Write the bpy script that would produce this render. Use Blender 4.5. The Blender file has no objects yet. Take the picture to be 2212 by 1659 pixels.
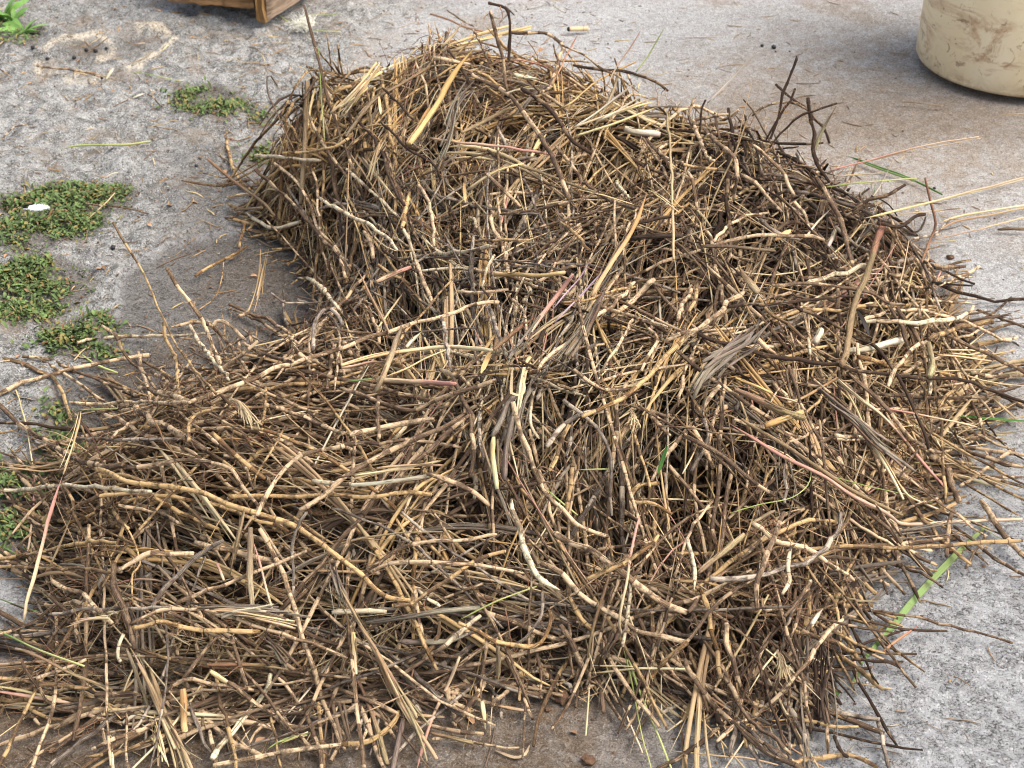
import bpy, math, random
import numpy as np
from mathutils import Vector

# ------------------------------------------------------------------ camera, light, exposure
S = bpy.context.scene
COL = S.collection
CAM_H, PITCH, F = 1.25, math.radians(33.0), 3600.0      # F in units of a 2212 px wide picture
cd = bpy.data.cameras.new('camera'); cam = bpy.data.objects.new('camera', cd); COL.objects.link(cam)
cam.location = (0, 0, CAM_H); cam.rotation_euler = (math.radians(90) - PITCH, 0, 0)
cd.sensor_width = 36.0; cd.lens = F / 2212 * 36.0; cd.clip_start = .05; cd.clip_end = 500
cd.dof.use_dof = True; cd.dof.focus_distance = 1.95; cd.dof.aperture_fstop = 14.0
S.camera = cam
W = bpy.data.worlds.new('World'); S.world = W; W.use_nodes = True
SUN_EL, SUN_AZ = math.radians(58), math.radians(102)      # azimuth clockwise from +Y (to the right of the pile)
nt = W.node_tree
sky = nt.nodes.new('ShaderNodeTexSky'); sky.sky_type = 'NISHITA'; sky.sun_disc = False
sky.sun_elevation = SUN_EL; sky.sun_rotation = SUN_AZ; sky.air_density = 1.0; sky.dust_density = 4.0; sky.ozone_density = 1.0
bg = nt.nodes['Background']; bg.inputs['Strength'].default_value = 0.12
hs = nt.nodes.new('ShaderNodeHueSaturation'); hs.inputs['Saturation'].default_value = .62     # thin bright cloud: a paler sky
nt.links.new(sky.outputs[0], hs.inputs['Color']); nt.links.new(hs.outputs[0], bg.inputs['Color'])
sd = bpy.data.lights.new('sun', 'SUN'); sun = bpy.data.objects.new('sun', sd); COL.objects.link(sun)
sd.energy = 1.5; sd.angle = math.radians(50); sd.color = (1, .93, .82)
dv = Vector((math.sin(SUN_AZ) * math.cos(SUN_EL), math.cos(SUN_AZ) * math.cos(SUN_EL), math.sin(SUN_EL)))
sun.rotation_euler = (-dv).to_track_quat('-Z', 'Y').to_euler(); sun.location = (1, 3, 3)
S.view_settings.view_transform = 'Standard'; S.view_settings.look = 'None'
S.cycles.pixel_filter_type = 'BLACKMAN_HARRIS'; S.cycles.filter_width = 1.05
S.view_settings.gamma = 1; S.view_settings.exposure = 1.4; S.view_settings.use_curve_mapping = False

rng = np.random.default_rng(7)
random.seed(7)

# ------------------------------------------------------------------ picture <-> place
cp, sp = math.cos(PITCH), math.sin(PITCH)
def rays(px, py):
    """unit direction of the view line through (px, py) of the 2212 x 1659 photograph"""
    a = (np.asarray(px, float) - 1106) / F; b = (np.asarray(py, float) - 829.5) / F
    d = np.stack([a, cp - b * sp, -sp - b * cp], -1)
    return d / np.linalg.norm(d, axis=-1, keepdims=True)
C0 = np.array([0, 0, CAM_H])
def on_plane(px, py, z=0.0):
    d = rays(px, py); t = (z - CAM_H) / d[..., 2]
    return C0 + d * np.asarray(t)[..., None]
def to_px(P):
    q = np.asarray(P) - C0
    fw = q[..., 1] * cp - q[..., 2] * sp; up = q[..., 1] * sp + q[..., 2] * cp
    fw = np.maximum(fw, .05)
    return 1106 + F * q[..., 0] / fw, 829.5 - F * up / fw

# ------------------------------------------------------------------ numeric helpers
def vnoise(x, y, seed=0):
    r = np.random.default_rng(seed + 11).random((256, 256))
    xi = np.floor(x).astype(int); yi = np.floor(y).astype(int)
    fx = x - xi; fy = y - yi; fx = fx * fx * (3 - 2 * fx); fy = fy * fy * (3 - 2 * fy)
    g = lambda i, j: r[i % 256, j % 256]
    return (g(xi, yi) * (1 - fx) + g(xi + 1, yi) * fx) * (1 - fy) + (g(xi, yi + 1) * (1 - fx) + g(xi + 1, yi + 1) * fx) * fy
def fbm(x, y, oct=4, seed=0):
    s = 0; a = .5; tot = 0
    for o in range(oct):
        s = s + a * vnoise(x * 2 ** o + 17.3 * o, y * 2 ** o + 9.1 * o, seed + o); tot += a; a *= .5
    return s / tot
def sst(a, b, x):
    t = np.clip((x - a) / (b - a), 0, 1); return t * t * (3 - 2 * t)
def seg_dist(x, y, poly, closed=False):
    poly = np.asarray(poly, float); best = np.full(np.shape(x), 1e9)
    n = len(poly); m = n if closed else n - 1
    for i in range(m):
        a = poly[i]; b = poly[(i + 1) % n]; ab = b - a
        t = np.clip(((x - a[0]) * ab[0] + (y - a[1]) * ab[1]) / max(ab @ ab, 1e-12), 0, 1)
        best = np.minimum(best, np.hypot(x - a[0] - t * ab[0], y - a[1] - t * ab[1]))
    return best
def inside(x, y, poly):
    poly = np.asarray(poly, float); res = np.zeros(np.shape(x), bool); n = len(poly)
    for i in range(n):
        x0, y0 = poly[i]; x1, y1 = poly[(i + 1) % n]
        c = ((y0 > y) != (y1 > y)) & (x < (x1 - x0) * (y - y0) / ((y1 - y0) if y1 != y0 else 1e-9) + x0)
        res ^= c
    return res

# ------------------------------------------------------------------ height of the pile over the ground
OUT = [(-60,1510,.02),(-50,1440,.02),(60,1400,.03),(85,1300,.03),(95,1120,.03),(120,980,.05),(190,890,.07),(250,810,.08),(400,745,.08),(560,700,.08),
 (690,665,.06),(690,590,.04),(640,505,.03),(558,445,.04),(542,370,.08),(560,290,.10),(620,225,.13),(715,165,.15),(840,118,.16),
 (1000,94,.17),(1170,104,.15),(1260,155,.13),(1400,215,.1),(1500,275,.1),(1620,285,.1),(1740,305,.1),(1805,360,.08),
 (1860,440,.06),(1960,515,.04),(2030,620,.03),(2080,720,.03),(2110,800,.02),(2090,900,.02),(2010,1030,.02),(1920,1150,.02),
 (1840,1260,.03),(1790,1400,.03),(1760,1510,.02),(1680,1580,.01),(1540,1530,.02),(1430,1460,.03),(1200,1410,.03),
 (1000,1460,.03),(880,1490,.02),(600,1530,.02),(400,1570,.01),(200,1540,.01)]
FOOT = [tuple(on_plane(a, b, z)[:2]) for a, b, z in OUT]
GX0, GX1, GY0, GY1, GS = -1.1, 1.1, .95, 3.1, .01
gx = np.arange(GX0, GX1, GS); gy = np.arange(GY0, GY1, GS)
XX, YY = np.meshgrid(gx, gy, indexing='ij')
ins = inside(XX, YY, FOOT); D = seg_dist(XX, YY, FOOT, True) * np.where(ins, 1, -1)
def bump(px, py, h, rx, ry):
    c = on_plane(px, py, .15); return h * np.exp(-((XX - c[0]) / rx) ** 2 - ((YY - c[1]) / ry) ** 2)
HM = .165 + bump(880,260,.075,.32,.25) + bump(1640,400,.065,.2,.16) + bump(1120,170,.02,.2,.14) + bump(1480,640,.035,.22,.15) + bump(1120,800,.02,.1,.1) \
   - bump(900,700,.035,.12,.08) + bump(560,1060,.02,.3,.14) + bump(1600,1080,.015,.2,.12) - bump(1300,1040,.04,.1,.08) - bump(700,1400,.05,.25,.12) \
   - bump(1950,800,.09,.16,.25) - bump(450,1480,.10,.42,.10) - bump(1050,1450,.09,.25,.10) - bump(1330,1440,.08,.12,.08) - bump(1720,1470,.10,.16,.12) - bump(1880,1230,.06,.12,.12) \
   - bump(1290,1050,.05,.09,.07) - bump(1180,770,.05,.06,.045) - bump(1420,1010,.05,.08,.06) - bump(1700,1010,.04,.07,.06) - bump(150,1250,.06,.14,.2) - bump(1500,860,.03,.07,.05) - bump(420,1195,.06,.24,.028) - bump(820,1290,.06,.16,.03) - bump(520,1325,.04,.25,.03) - bump(300,960,.03,.16,.03) - bump(880,660,.04,.06,.05)
HM = np.maximum(HM + (fbm(XX * 9, YY * 9, 3, 5) - .5) * .13 - .06 * sst(.60, .72, fbm(XX * 13 + 5, YY * 13, 2, 23)), .025)
EW = .25 - .13 * np.exp(-((XX + .35) / .25) ** 2 - ((YY - 2.45) / .3) ** 2)
edge = np.clip(D / EW, 0, 1)
HG = np.where(ins, HM * np.clip(1 - (1 - edge) ** 2, 0, 1) ** .72, 0)
k = np.array([1, 4, 6, 4, 1]) / 16.0
for _ in range(2):
    HG = sum(w * np.roll(HG, i - 2, 0) for i, w in enumerate(k)); HG = sum(w * np.roll(HG, i - 2, 1) for i, w in enumerate(k))
def H(x, y):
    fx = np.clip((np.asarray(x) - GX0) / GS, 0, len(gx) - 1.001); fy = np.clip((np.asarray(y) - GY0) / GS, 0, len(gy) - 1.001)
    i = fx.astype(int); j = fy.astype(int); fx = fx - i; fy = fy - j
    return (HG[i, j] * (1 - fx) + HG[i + 1, j] * fx) * (1 - fy) + (HG[i, j + 1] * (1 - fx) + HG[i + 1, j + 1] * fx) * fy
def cast(px, py, lift=0.0):
    """distance along the view line to pile surface + lift, and whether the pile (not the ground) is met"""
    d = rays(px, py); t = np.full(d.shape[:-1], 1.0); done = np.zeros(t.shape, bool); tg = -CAM_H / d[..., 2]
    for _ in range(420):
        P = C0 + d * t[..., None]; h = H(P[..., 0], P[..., 1])
        hit = (P[..., 2] <= np.where(h > .012, h + lift, 0))
        done |= hit; t = np.where(done, t, t + .008)
        if done.all(): break
    P = C0 + d * t[..., None]
    return np.minimum(t, tg), H(P[..., 0], P[..., 1]) > .012, d

# ------------------------------------------------------------------ meshes
def mesh_from(name, V, Fq, attrs=None, mat=None, smooth=True, tris=None):
    """V (n,3); Fq (m,4) quads; tris (k,3); attrs {name: (kind, values)}"""
    me = bpy.data.meshes.new(name)
    nq = 0 if Fq is None else len(Fq); ntq = 0 if tris is None else len(tris)
    me.vertices.add(len(V)); me.vertices.foreach_set('co', np.ascontiguousarray(V, np.float32).ravel())
    loops = []; 
    if nq: loops.append(np.asarray(Fq, np.int32).ravel())
    if ntq: loops.append(np.asarray(tris, np.int32).ravel())
    loops = np.concatenate(loops); me.loops.add(len(loops)); me.loops.foreach_set('vertex_index', loops)
    me.polygons.add(nq + ntq)
    st = np.concatenate([np.arange(nq) * 4, nq * 4 + np.arange(ntq) * 3]).astype(np.int32)
    me.polygons.foreach_set('loop_start', st)
    me.polygons.foreach_set('use_smooth', np.full(nq + ntq, smooth))
    me.update(calc_edges=True)
    for k_, (kind, val) in (attrs or {}).items():
        a = me.attributes.new(k_, kind, 'POINT')
        if kind == 'FLOAT': a.data.foreach_set('value', np.ascontiguousarray(val, np.float32).ravel())
        else: a.data.foreach_set('color', np.ascontiguousarray(val, np.float32).ravel())
    if mat: me.materials.append(mat)
    return me
def link(name, me, parent=None, loc=None):
    o = bpy.data.objects.new(name, me); COL.objects.link(o)
    if parent is not None: o.parent = parent
    if loc is not None: o.location = loc
    return o
def tag(o, label=None, cat=None, group=None, kind=None):
    if label: o['label'] = label
    if cat: o['category'] = cat
    if group: o['group'] = group
    if kind: o['kind'] = kind
    return o
def tubes(P, R, k, phase=None, flat=None, ribs=0.0):
    """P (N,n,3) centre lines, R (N,n) radii -> verts (N*n*k,3), quads, ring angle; flat (N,) squashes the section; ribs corrugates it"""
    N, n, _ = P.shape
    T = np.gradient(P, axis=1); T /= np.linalg.norm(T, axis=-1, keepdims=True) + 1e-12
    mean = T.mean(1); ax = np.argmin(np.abs(mean), -1); ref = np.eye(3)[ax]
    A = np.cross(T, ref[:, None, :]); A /= np.linalg.norm(A, axis=-1, keepdims=True) + 1e-12
    B = np.cross(T, A)
    th = np.arange(k) / k * 2 * np.pi
    ph = np.zeros(N) if phase is None else phase
    ang = th[None, :] + ph[:, None]
    c = np.cos(th); s = np.sin(th)
    fl = np.ones(N) if flat is None else flat
    rr = 1 + ribs * np.where(np.arange(k) % 2, -1, 1)
    u = (c * rr)[None, None, :, None]; v = (s * rr)[None, None, :, None] * fl[:, None, None, None]
    cph = np.cos(ph)[:, None, None]; sph = np.sin(ph)[:, None, None]
    A2 = A * cph + B * sph; B2 = B * cph - A * sph
    V = P[:, :, None, :] + R[:, :, None, None] * (A2[:, :, None, :] * u + B2[:, :, None, :] * v)
    idx = np.arange(N * n * k).reshape(N, n, k)
    a = idx[:, :-1]; b = idx[:, 1:]
    q = np.stack([a, np.roll(a, -1, 2), np.roll(b, -1, 2), b], -1).reshape(-1, 4)
    # close the two ends
    if k == 3:
        caps = np.concatenate([idx[:, 0, ::-1], idx[:, -1]]).reshape(-1, 3)
    else:
        caps = []
        for j in range(1, k - 1):
            caps.append(np.stack([idx[:, 0, 0], idx[:, 0, j + 1], idx[:, 0, j]], -1)); caps.append(np.stack([idx[:, -1, 0], idx[:, -1, j], idx[:, -1, j + 1]], -1))
        caps = np.concatenate(caps)
    return V.reshape(-1, 3), q, caps, np.broadcast_to(ang[:, None, :], (N, n, k)).reshape(-1)
def per(v, k):           # (N,n[,c]) -> one value per vertex
    v = np.asarray(v); return np.repeat(v.reshape(-1, *v.shape[2:]), k, axis=0)
def arclen(P):
    d = np.linalg.norm(np.diff(P, axis=-2), axis=-1); return np.concatenate([np.zeros(d.shape[:-1] + (1,)), np.cumsum(d, -1)], -1)

# ------------------------------------------------------------------ materials
def newmat(name):
    m = bpy.data.materials.new(name); m.use_nodes = True
    nt = m.node_tree; b = nt.nodes['Principled BSDF']; b.inputs['Specular IOR Level'].default_value = .16
    return m, nt, b
class NB:
    def __init__(s, nt): s.t = nt
    def n(s, kind, **kw):
        x = s.t.nodes.new(kind)
        for k_, v in kw.items(): setattr(x, k_, v)
        return x
    def put(s, sock, v):
        if hasattr(v, 'is_output') or isinstance(v, bpy.types.NodeSocket): s.t.links.new(v, sock)
        else: sock.default_value = v
    def m(s, op, a, b=None, c=None, clamp=False):
        x = s.n('ShaderNodeMath', operation=op, use_clamp=clamp); s.put(x.inputs[0], a)
        if b is not None: s.put(x.inputs[1], b)
        if c is not None: s.put(x.inputs[2], c)
        return x.outputs[0]
    def mix(s, f, a, b, mode='MIX'):
        x = s.n('ShaderNodeMix', data_type='RGBA', blend_type=mode); x.clamp_factor = True
        s.put(x.inputs[0], f); s.put(x.inputs[6], a if not isinstance(a, tuple) or len(a) == 4 else a + (1,)); s.put(x.inputs[7], b if not isinstance(b, tuple) or len(b) == 4 else b + (1,))
        return x.outputs[2]
    def attr(s, name, out='Fac'):
        x = s.n('ShaderNodeAttribute', attribute_name=name); return x.outputs[out]
    def noise(s, vec, scale, detail=3, rough=.6, dist=0.0, out=0):
        x = s.n('ShaderNodeTexNoise'); s.put(x.inputs['Vector'], vec); s.put(x.inputs['Scale'], scale)
        x.inputs['Detail'].default_value = detail; x.inputs['Roughness'].default_value = rough; x.inputs['Distortion'].default_value = dist
        return x.outputs[out]
    def vor(s, vec, scale, feature='F1', out='Distance'):
        x = s.n('ShaderNodeTexVoronoi', feature=feature); s.put(x.inputs['Vector'], vec); s.put(x.inputs['Scale'], scale); return x.outputs[out]
    def rng(s, v, a, b, c=0.0, d=1.0, smooth=True):
        x = s.n('ShaderNodeMapRange', interpolation_type='SMOOTHSTEP' if smooth else 'LINEAR'); s.put(x.inputs[0], v)
        for i, q in enumerate((a, b, c, d)): s.put(x.inputs[i + 1], q)
        return x.outputs[0]
    def comb(s, x, y, z):
        c = s.n('ShaderNodeCombineXYZ'); s.put(c.inputs[0], x); s.put(c.inputs[1], y); s.put(c.inputs[2], z); return c.outputs[0]
    def pos(s): return s.n('ShaderNodeNewGeometry').outputs['Position']
    def obj(s): return s.n('ShaderNodeTexCoord').outputs['Object']
    def wn(s, vec):
        x = s.n('ShaderNodeTexWhiteNoise', noise_dimensions='3D'); s.put(x.inputs['Vector'], vec); return x.outputs['Value'], x.outputs['Color']
    def bump(s, h, strength, dist, normal=None):
        x = s.n('ShaderNodeBump'); x.inputs['Strength'].default_value = strength; x.inputs['Distance'].default_value = dist
        s.put(x.inputs['Height'], h)
        if normal is not None: s.put(x.inputs['Normal'], normal)
        return x.outputs[0]

# jointed rhizome: 'len' metres along, 'ang' round it, 'rnd' its own number, 'bark'/'inner' its two colours, 'jl' joint spacing, 'ex' share of bared joints
def mat_rhizome():
    m, nt, b = newmat('jointed_rhizome'); N = NB(nt)
    ln, an, rd, jl, ex = (N.attr(x) for x in ('len', 'ang', 'rnd', 'jl', 'ex'))
    bark, inner = N.attr('bark', 'Color'), N.attr('inner', 'Color')
    u = N.m('ADD', N.m('DIVIDE', ln, jl), N.m('MULTIPLY', rd, 10))
    seg = N.m('FLOOR', u); fr = N.m('FRACT', u)
    w, wc = N.wn(N.comb(seg, N.m('MULTIPLY', rd, 97), 0))
    ca, sa = N.m('COSINE', an), N.m('SINE', an)
    rd50 = N.m('MULTIPLY', rd, 50)
    # fibres run along the stalk
    vf = N.comb(N.m('MULTIPLY', ca, 1.0), N.m('MULTIPLY', sa, 1.0), N.m('ADD', N.m('MULTIPLY', ln, 16), rd50))
    fib = N.noise(vf, 4.5, 4, .7)
    vb = N.comb(N.m('MULTIPLY', ca, .35), N.m('MULTIPLY', sa, .35), N.m('ADD', N.m('MULTIPLY', ln, 34), rd50))
    blot = N.noise(vb, 1.7, 4, .65)
    # bared where this joint's number is under ex, with a ragged sheath edge
    e = N.m('ADD', N.m('SUBTRACT', ex, w), N.m('MULTIPLY', N.m('SUBTRACT', blot, .5), 1.5))
    e = N.m('ADD', e, N.m('MULTIPLY', N.m('SUBTRACT', fib, .5), .45))
    e = N.m('ADD', e, N.m('MULTIPLY', N.m('SUBTRACT', .5, fr), .25))
    bare = N.rng(e, -.07, .1)
    ib = N.mix(N.rng(fib, .42, .62), inner, (.24, .15, .08), 'MIX')
    inn = N.mix(.45, inner, ib)
    inn = N.mix(N.rng(w, .8, .9, 0, .4), inn, (.42, .22, .085))
    bk = N.mix(N.rng(fib, .40, .62), N.mix(.8, bark, (.018, .012, .008)), bark)
    bk = N.mix(N.rng(blot, .6, .8, 0, .5), bk, (.33, .25, .19))
    col = N.mix(bare, bk, inn)
    ring = N.m('MINIMUM', fr, N.m('SUBTRACT', 1, fr))
    rm = N.m('MULTIPLY', ring, jl)                       # metres from the joint
    wob = N.m('MULTIPLY', N.m('SUBTRACT', N.noise(vf, 2.0, 2), .5), .0016)
    rf = N.m('MULTIPLY', N.rng(N.m('ADD', rm, wob), .0003, .0012, .9, 0.0), N.m('MULTIPLY', N.rng(N.wn(N.comb(seg, 3, rd50))[0], 0, 1, .25, 1), N.rng(N.wn(N.comb(rd50, 7, rd50))[0], .1, .6, .15, 1)))
    col = N.mix(rf, col, (.06, .035, .022))
    dirt = N.rng(N.noise(N.pos(), 60, 4, .7), .47, .66, 0, .8)
    col = N.mix(dirt, col, (.062, .038, .025))
    nt.links.new(col, b.inputs['Base Color'])
    h = N.m('ADD', N.m('MULTIPLY', fib, .9), N.m('ADD', N.m('MULTIPLY', bare, -.35), N.m('MULTIPLY', rf, -.5)))
    nt.links.new(N.bump(h, .9, .0022), b.inputs['Normal'])
    nt.links.new(N.rng(bare, 0, 1, .92, .68), b.inputs['Roughness'])
    return m
# dry fibrous stalk, straw, blade: 'tt' 0..1 along, two end colours
def mat_fibre(name, grain, rough, bumpd, dark=.5, dirt=.5):
    m, nt, b = newmat(name); N = NB(nt)
    ln, an, rd, tt = (N.attr(x) for x in ('len', 'ang', 'rnd', 'tt'))
    a, c = N.attr('bark', 'Color'), N.attr('inner', 'Color')
    ca, sa = N.m('COSINE', an), N.m('SINE', an)
    vf = N.comb(ca, sa, N.m('ADD', N.m('MULTIPLY', ln, 9), N.m('MULTIPLY', rd, 50)))
    fib = N.noise(vf, grain, 4, .7)
    vb = N.comb(N.m('MULTIPLY', ca, .4), N.m('MULTIPLY', sa, .4), N.m('ADD', N.m('MULTIPLY', ln, 12), N.m('MULTIPLY', rd, 50)))
    blot = N.noise(vb, 2.2, 4, .65)
    f = N.rng(N.m('ADD', tt, N.m('MULTIPLY', N.m('SUBTRACT', blot, .5), .9)), .25, .75)
    col = N.mix(f, a, c)
    col = N.mix(N.rng(fib, .35, .65, dark, 0), col, (.05, .032, .022))
    col = N.mix(N.rng(N.noise(N.pos(), 55, 4, .7), .55, .75, 0, dirt), col, (.12, .075, .05))
    nt.links.new(col, b.inputs['Base Color'])
    nt.links.new(N.bump(fib, .9, bumpd), b.inputs['Normal'])
    b.inputs['Roughness'].default_value = rough
    return m
M_RH = mat_rhizome()
M_FI = mat_fibre('dry_fibrous_stalk', 7.0, .8, .003, .62)
M_ST = mat_fibre('dry_straw', 4.5, .72, .0008, .3, .18)
def plain(name, col, rough=.8, scale=80, var=.4, bumpd=.002, col2=None, spec=.25):
    m, nt, b = newmat(name); N = NB(nt)
    n1 = N.noise(N.obj(), scale, 4, .65)
    c2 = col2 or tuple(x * (1 - var) for x in col)
    nt.links.new(N.mix(N.rng(n1, .35, .65), c2, col), b.inputs['Base Color'])
    nt.links.new(N.bump(n1, .8, bumpd), b.inputs['Normal'])
    b.inputs['Roughness'].default_value = rough; b.inputs['Specular IOR Level'].default_value = spec
    return m
M_RT = mat_fibre('fine_root', 2.5, .85, .0006, .35)
M_CORE = plain('dark_core', (.06, .038, .025), .95, 90, .6, .006)  # dark colour of the added core, stands in for deep shade in the gaps
M_CLOD = plain('soil_clod', (.15, .085, .05), .95, 160, .5, .004)
M_LEAF = mat_fibre('green_leaf', 3.5, .5, .0008, .15)

SATB = .86
TONES = {  # bark, inner, share of bared joints
 'c': ((.23,.15,.095),(.78,.58,.37),.8), 'b': ((.20,.135,.092),(.66,.48,.30),.36), 'd': ((.062,.040,.030),(.22,.15,.09),.10),
 'o': ((.26,.145,.065),(.66,.45,.215),.8), 'w': ((.26,.18,.12),(.84,.71,.49),.93), 'g': ((.28,.235,.20),(.56,.48,.38),.4),
 't': ((.24,.155,.092),(.60,.41,.20),.55)}
TONES = {k_: ((a[0] * 1.04, a[1], a[2] * .93), (min(.85, b[0] * 1.02), b[1], b[2] * .97), c) for k_, (a, b, c) in TONES.items()}
TWO = {   # end colours of straws and fibrous stalks
 'y': ((.70,.52,.26),(.78,.63,.38)), 'p': ((.50,.26,.20),(.66,.50,.32)), 'n': ((.30,.36,.11),(.50,.50,.20)), 'k': ((.020,.017,.017),(.05,.04,.036)),
 'g': ((.29,.23,.175),(.45,.37,.275)), 't': ((.42,.28,.155),(.52,.38,.21)), 'o': ((.47,.29,.12),(.58,.40,.19)), 'w': ((.46,.40,.29),(.66,.58,.43)),
 'c': ((.45,.33,.2),(.66,.52,.30)), 'b': ((.20,.135,.09),(.34,.235,.15)), 'd': ((.06,.04,.03),(.12,.08,.055)), 'v': ((.30,.17,.25),(.50,.38,.42)),
 'G': ((.17,.25,.08),(.21,.28,.11)), 'D': ((.045,.13,.025),(.06,.16,.03)), 'r': ((.40,.20,.12),(.46,.27,.15))}
OUT_PX = [(a, b) for a, b, c in OUT]
# ------------------------------------------------------------------ the ground: one sheet, fine where it is seen, coarse to the far edge
SLAB = [(700,455),(560,480),(480,492),(420,500),(365,512),(330,535),(295,552),(262,570),(248,600),(250,640),(240,690),(235,720),(205,770),(150,800),(112,815),(106,860),(104,900),(60,960),(0,1010),(-300,1200)]
WEEDS = [  # outlines of the weed patches, (picture x, y)
 [(375,195),(420,188),(500,195),(530,210),(525,235),(480,252),(420,250),(385,228)],
 [(535,230),(575,235),(580,255),(545,262)],
 [(0,420),(70,412),(120,385),(200,392),(265,380),(290,400),(280,432),(230,445),(215,480),(190,505),(130,520),(95,545),(30,555),(0,520)],
 [(-60,610),(60,575),(120,560),(180,575),(205,600),(180,640),(130,665),(60,690),(0,695),(-60,700)],
 [(95,735),(130,700),(215,680),(250,690),(235,730),(240,760),(190,775),(120,770)],
 [(95,905),(105,870),(135,860),(150,900),(160,960),(240,950),(250,1000),(200,1010),(130,1010),(100,960)],
 [(-60,1010),(20,985),(90,1000),(120,1050),(110,1130),(95,1190),(45,1215),(-60,1200)],
 [(545,330),(590,290),(600,330),(570,350),(540,345)],
 [(-80,20),(40,40),(90,50),(70,80),(0,90),(-80,90)]]
def ground_axis(lo, hi, step, far):
    core = np.arange(lo, hi + step / 2, step); out = []; d = step * 2; p = hi
    while p < far: p += d; out.append(p); d *= 1.35
    up = np.array(out); d = step * 2; p = lo; out = []
    while p > -far: p -= d; out.append(p); d *= 1.35
    return np.concatenate([np.array(out[::-1]), core, up])
ax_, ay_ = ground_axis(-1.25, 1.25, .0055, 60), ground_axis(1.1, 3.75, .0065, 60)
GXX, GYY = np.meshgrid(ax_, ay_, indexing='ij')
gpx, gpy = to_px(np.stack([GXX, GYY, np.zeros_like(GXX)], -1))
near = ((GYY > .6) & (GYY < 5) & (np.abs(GXX) < 2.2)).astype(float)
w1 = (fbm(GXX * 8, GYY * 8, 3, 31) - .5)
bx = 900 - np.clip(gpy, -300, 600) * 1.0 + w1 * 260
rough = sst(0, 1, (bx + 140 - gpx) / 280) * 1.0
sd_ = seg_dist(gpx, gpy, SLAB)
left_of = inside(gpx, gpy, [(-3000,-900),(900,-900),(900,380)] + SLAB + [(-3000,1400)])
lowslab = (~left_of & (gpy > 300) & (gpx < 1200))
rough = np.where(gpy > 430, np.where(left_of, np.maximum(rough, .9), rough * 0), rough)
step = np.where(left_of, 1.0, np.clip(1 - sd_ / 14, 0, 1)) * sst(430, 540, gpy) * (1 - sst(1400, 1800, gpy))
soil = np.zeros_like(GXX)
soil = np.maximum(soil, sst(1250, 1480, gpy) * (1 - sst(1150, 1750, gpx + w1 * 300)) * 1.0)
soil = np.maximum(soil, .6 * np.exp(-((gpx - 590) / 170) ** 2 - ((gpy - 600) / 95) ** 2))
soil = np.maximum(soil, .5 * sst(500, 250, np.abs(gpx - 1900)) * sst(90, 20, np.abs(gpy - 250)))
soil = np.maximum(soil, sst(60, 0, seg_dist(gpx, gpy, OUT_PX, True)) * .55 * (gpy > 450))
soil = np.clip(soil + w1 * .25 * (soil > .02), 0, 1)
agg = sst(1500, 1900, gpx + w1 * 200) * sst(700, 1250, gpy); agg = np.maximum(agg, sst(1500, 1900, gpy) * .8)
agg = np.maximum(agg, lowslab * .75 * (gpy < 900))
lowd = lowslab * (gpy < 1100) * sst(0, 25, sd_)
ring = np.zeros_like(GXX)
RING = [(300,56),(335,50),(360,57),(375,72),(368,92),(340,108),(310,120),(275,130)]
wr = (fbm(GXX * 45, GYY * 45, 3, 77) - .5)
ring = sst(11, 4, seg_dist(gpx, gpy, RING) + wr * 16) * (gpy > 0)
for c in [[(105,95),(150,80),(195,70),(235,82),(240,100),(215,105)],[(80,130),(110,138)],[(140,152),(200,160),(235,150)]]:
    ring = np.maximum(ring, .8 * sst(10, 2, seg_dist(gpx, gpy, c) + wr * 34))
brown = sst(.48, .66, fbm(GXX * 3.2 + 4, GYY * 3.2, 4, 51))
brown = np.maximum(brown * .8, sst(330, 120, np.hypot((gpx - 1850) / 1.9, gpy - 270)) * .9)
dark = np.zeros_like(GXX)
dark = np.maximum(dark, .9 * np.exp(-((gpx - 170) / 60) ** 2 - ((gpy - 95) / 26) ** 2))
dark = np.maximum(dark, .8 * np.exp(-((gpx - 290) / 50) ** 2 - ((gpy - 88) / 22) ** 2))
dark = np.maximum(dark, .6 * np.exp(-((gpx - 430) / 90) ** 2 - ((gpy - 400) / 130) ** 2))  # soft shade left of the back clump, put into the ground colour
for w in WEEDS: dark = np.maximum(dark, .9 * sst(20, 0, np.where(inside(gpx, gpy, w), 0, seg_dist(gpx, gpy, w, True))))
for k_ in ('rough', 'soil', 'agg', 'ring', 'dark', 'lowd', 'step'): globals()[k_] = globals()[k_] * near
rough = np.where(near > 0, rough, .3)
relief = rough * ((fbm(GXX * 12, GYY * 12, 4, 3) - .5) * .034 + (fbm(GXX * 55, GYY * 55, 3, 9) - .5) * .018) + (fbm(GXX * 3, GYY * 3, 2, 13) - .5) * .006
relief += agg * (fbm(GXX * 90, GYY * 90, 2, 19) - .5) * .004 - .008
relief += ring * .0025
relief += step * .010 + (dark * 0)
relief *= near
relief = np.minimum(relief, .016)
DISH = on_plane(270, 380); 
def ground_z(x, y):
    fx = np.clip(np.interp(x, ax_, np.arange(len(ax_))), 0, len(ax_) - 1.001); fy = np.clip(np.interp(y, ay_, np.arange(len(ay_))), 0, len(ay_) - 1.001)
    i = fx.astype(int); j = fy.astype(int); return np.maximum.reduce([relief[i, j], relief[i + 1, j], relief[i, j + 1], relief[i + 1, j + 1]])
nI, nJ = GXX.shape; idx = np.arange(nI * nJ).reshape(nI, nJ)
quads = np.stack([idx[:-1, :-1], idx[1:, :-1], idx[1:, 1:], idx[:-1, 1:]], -1).reshape(-1, 4)
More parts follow.
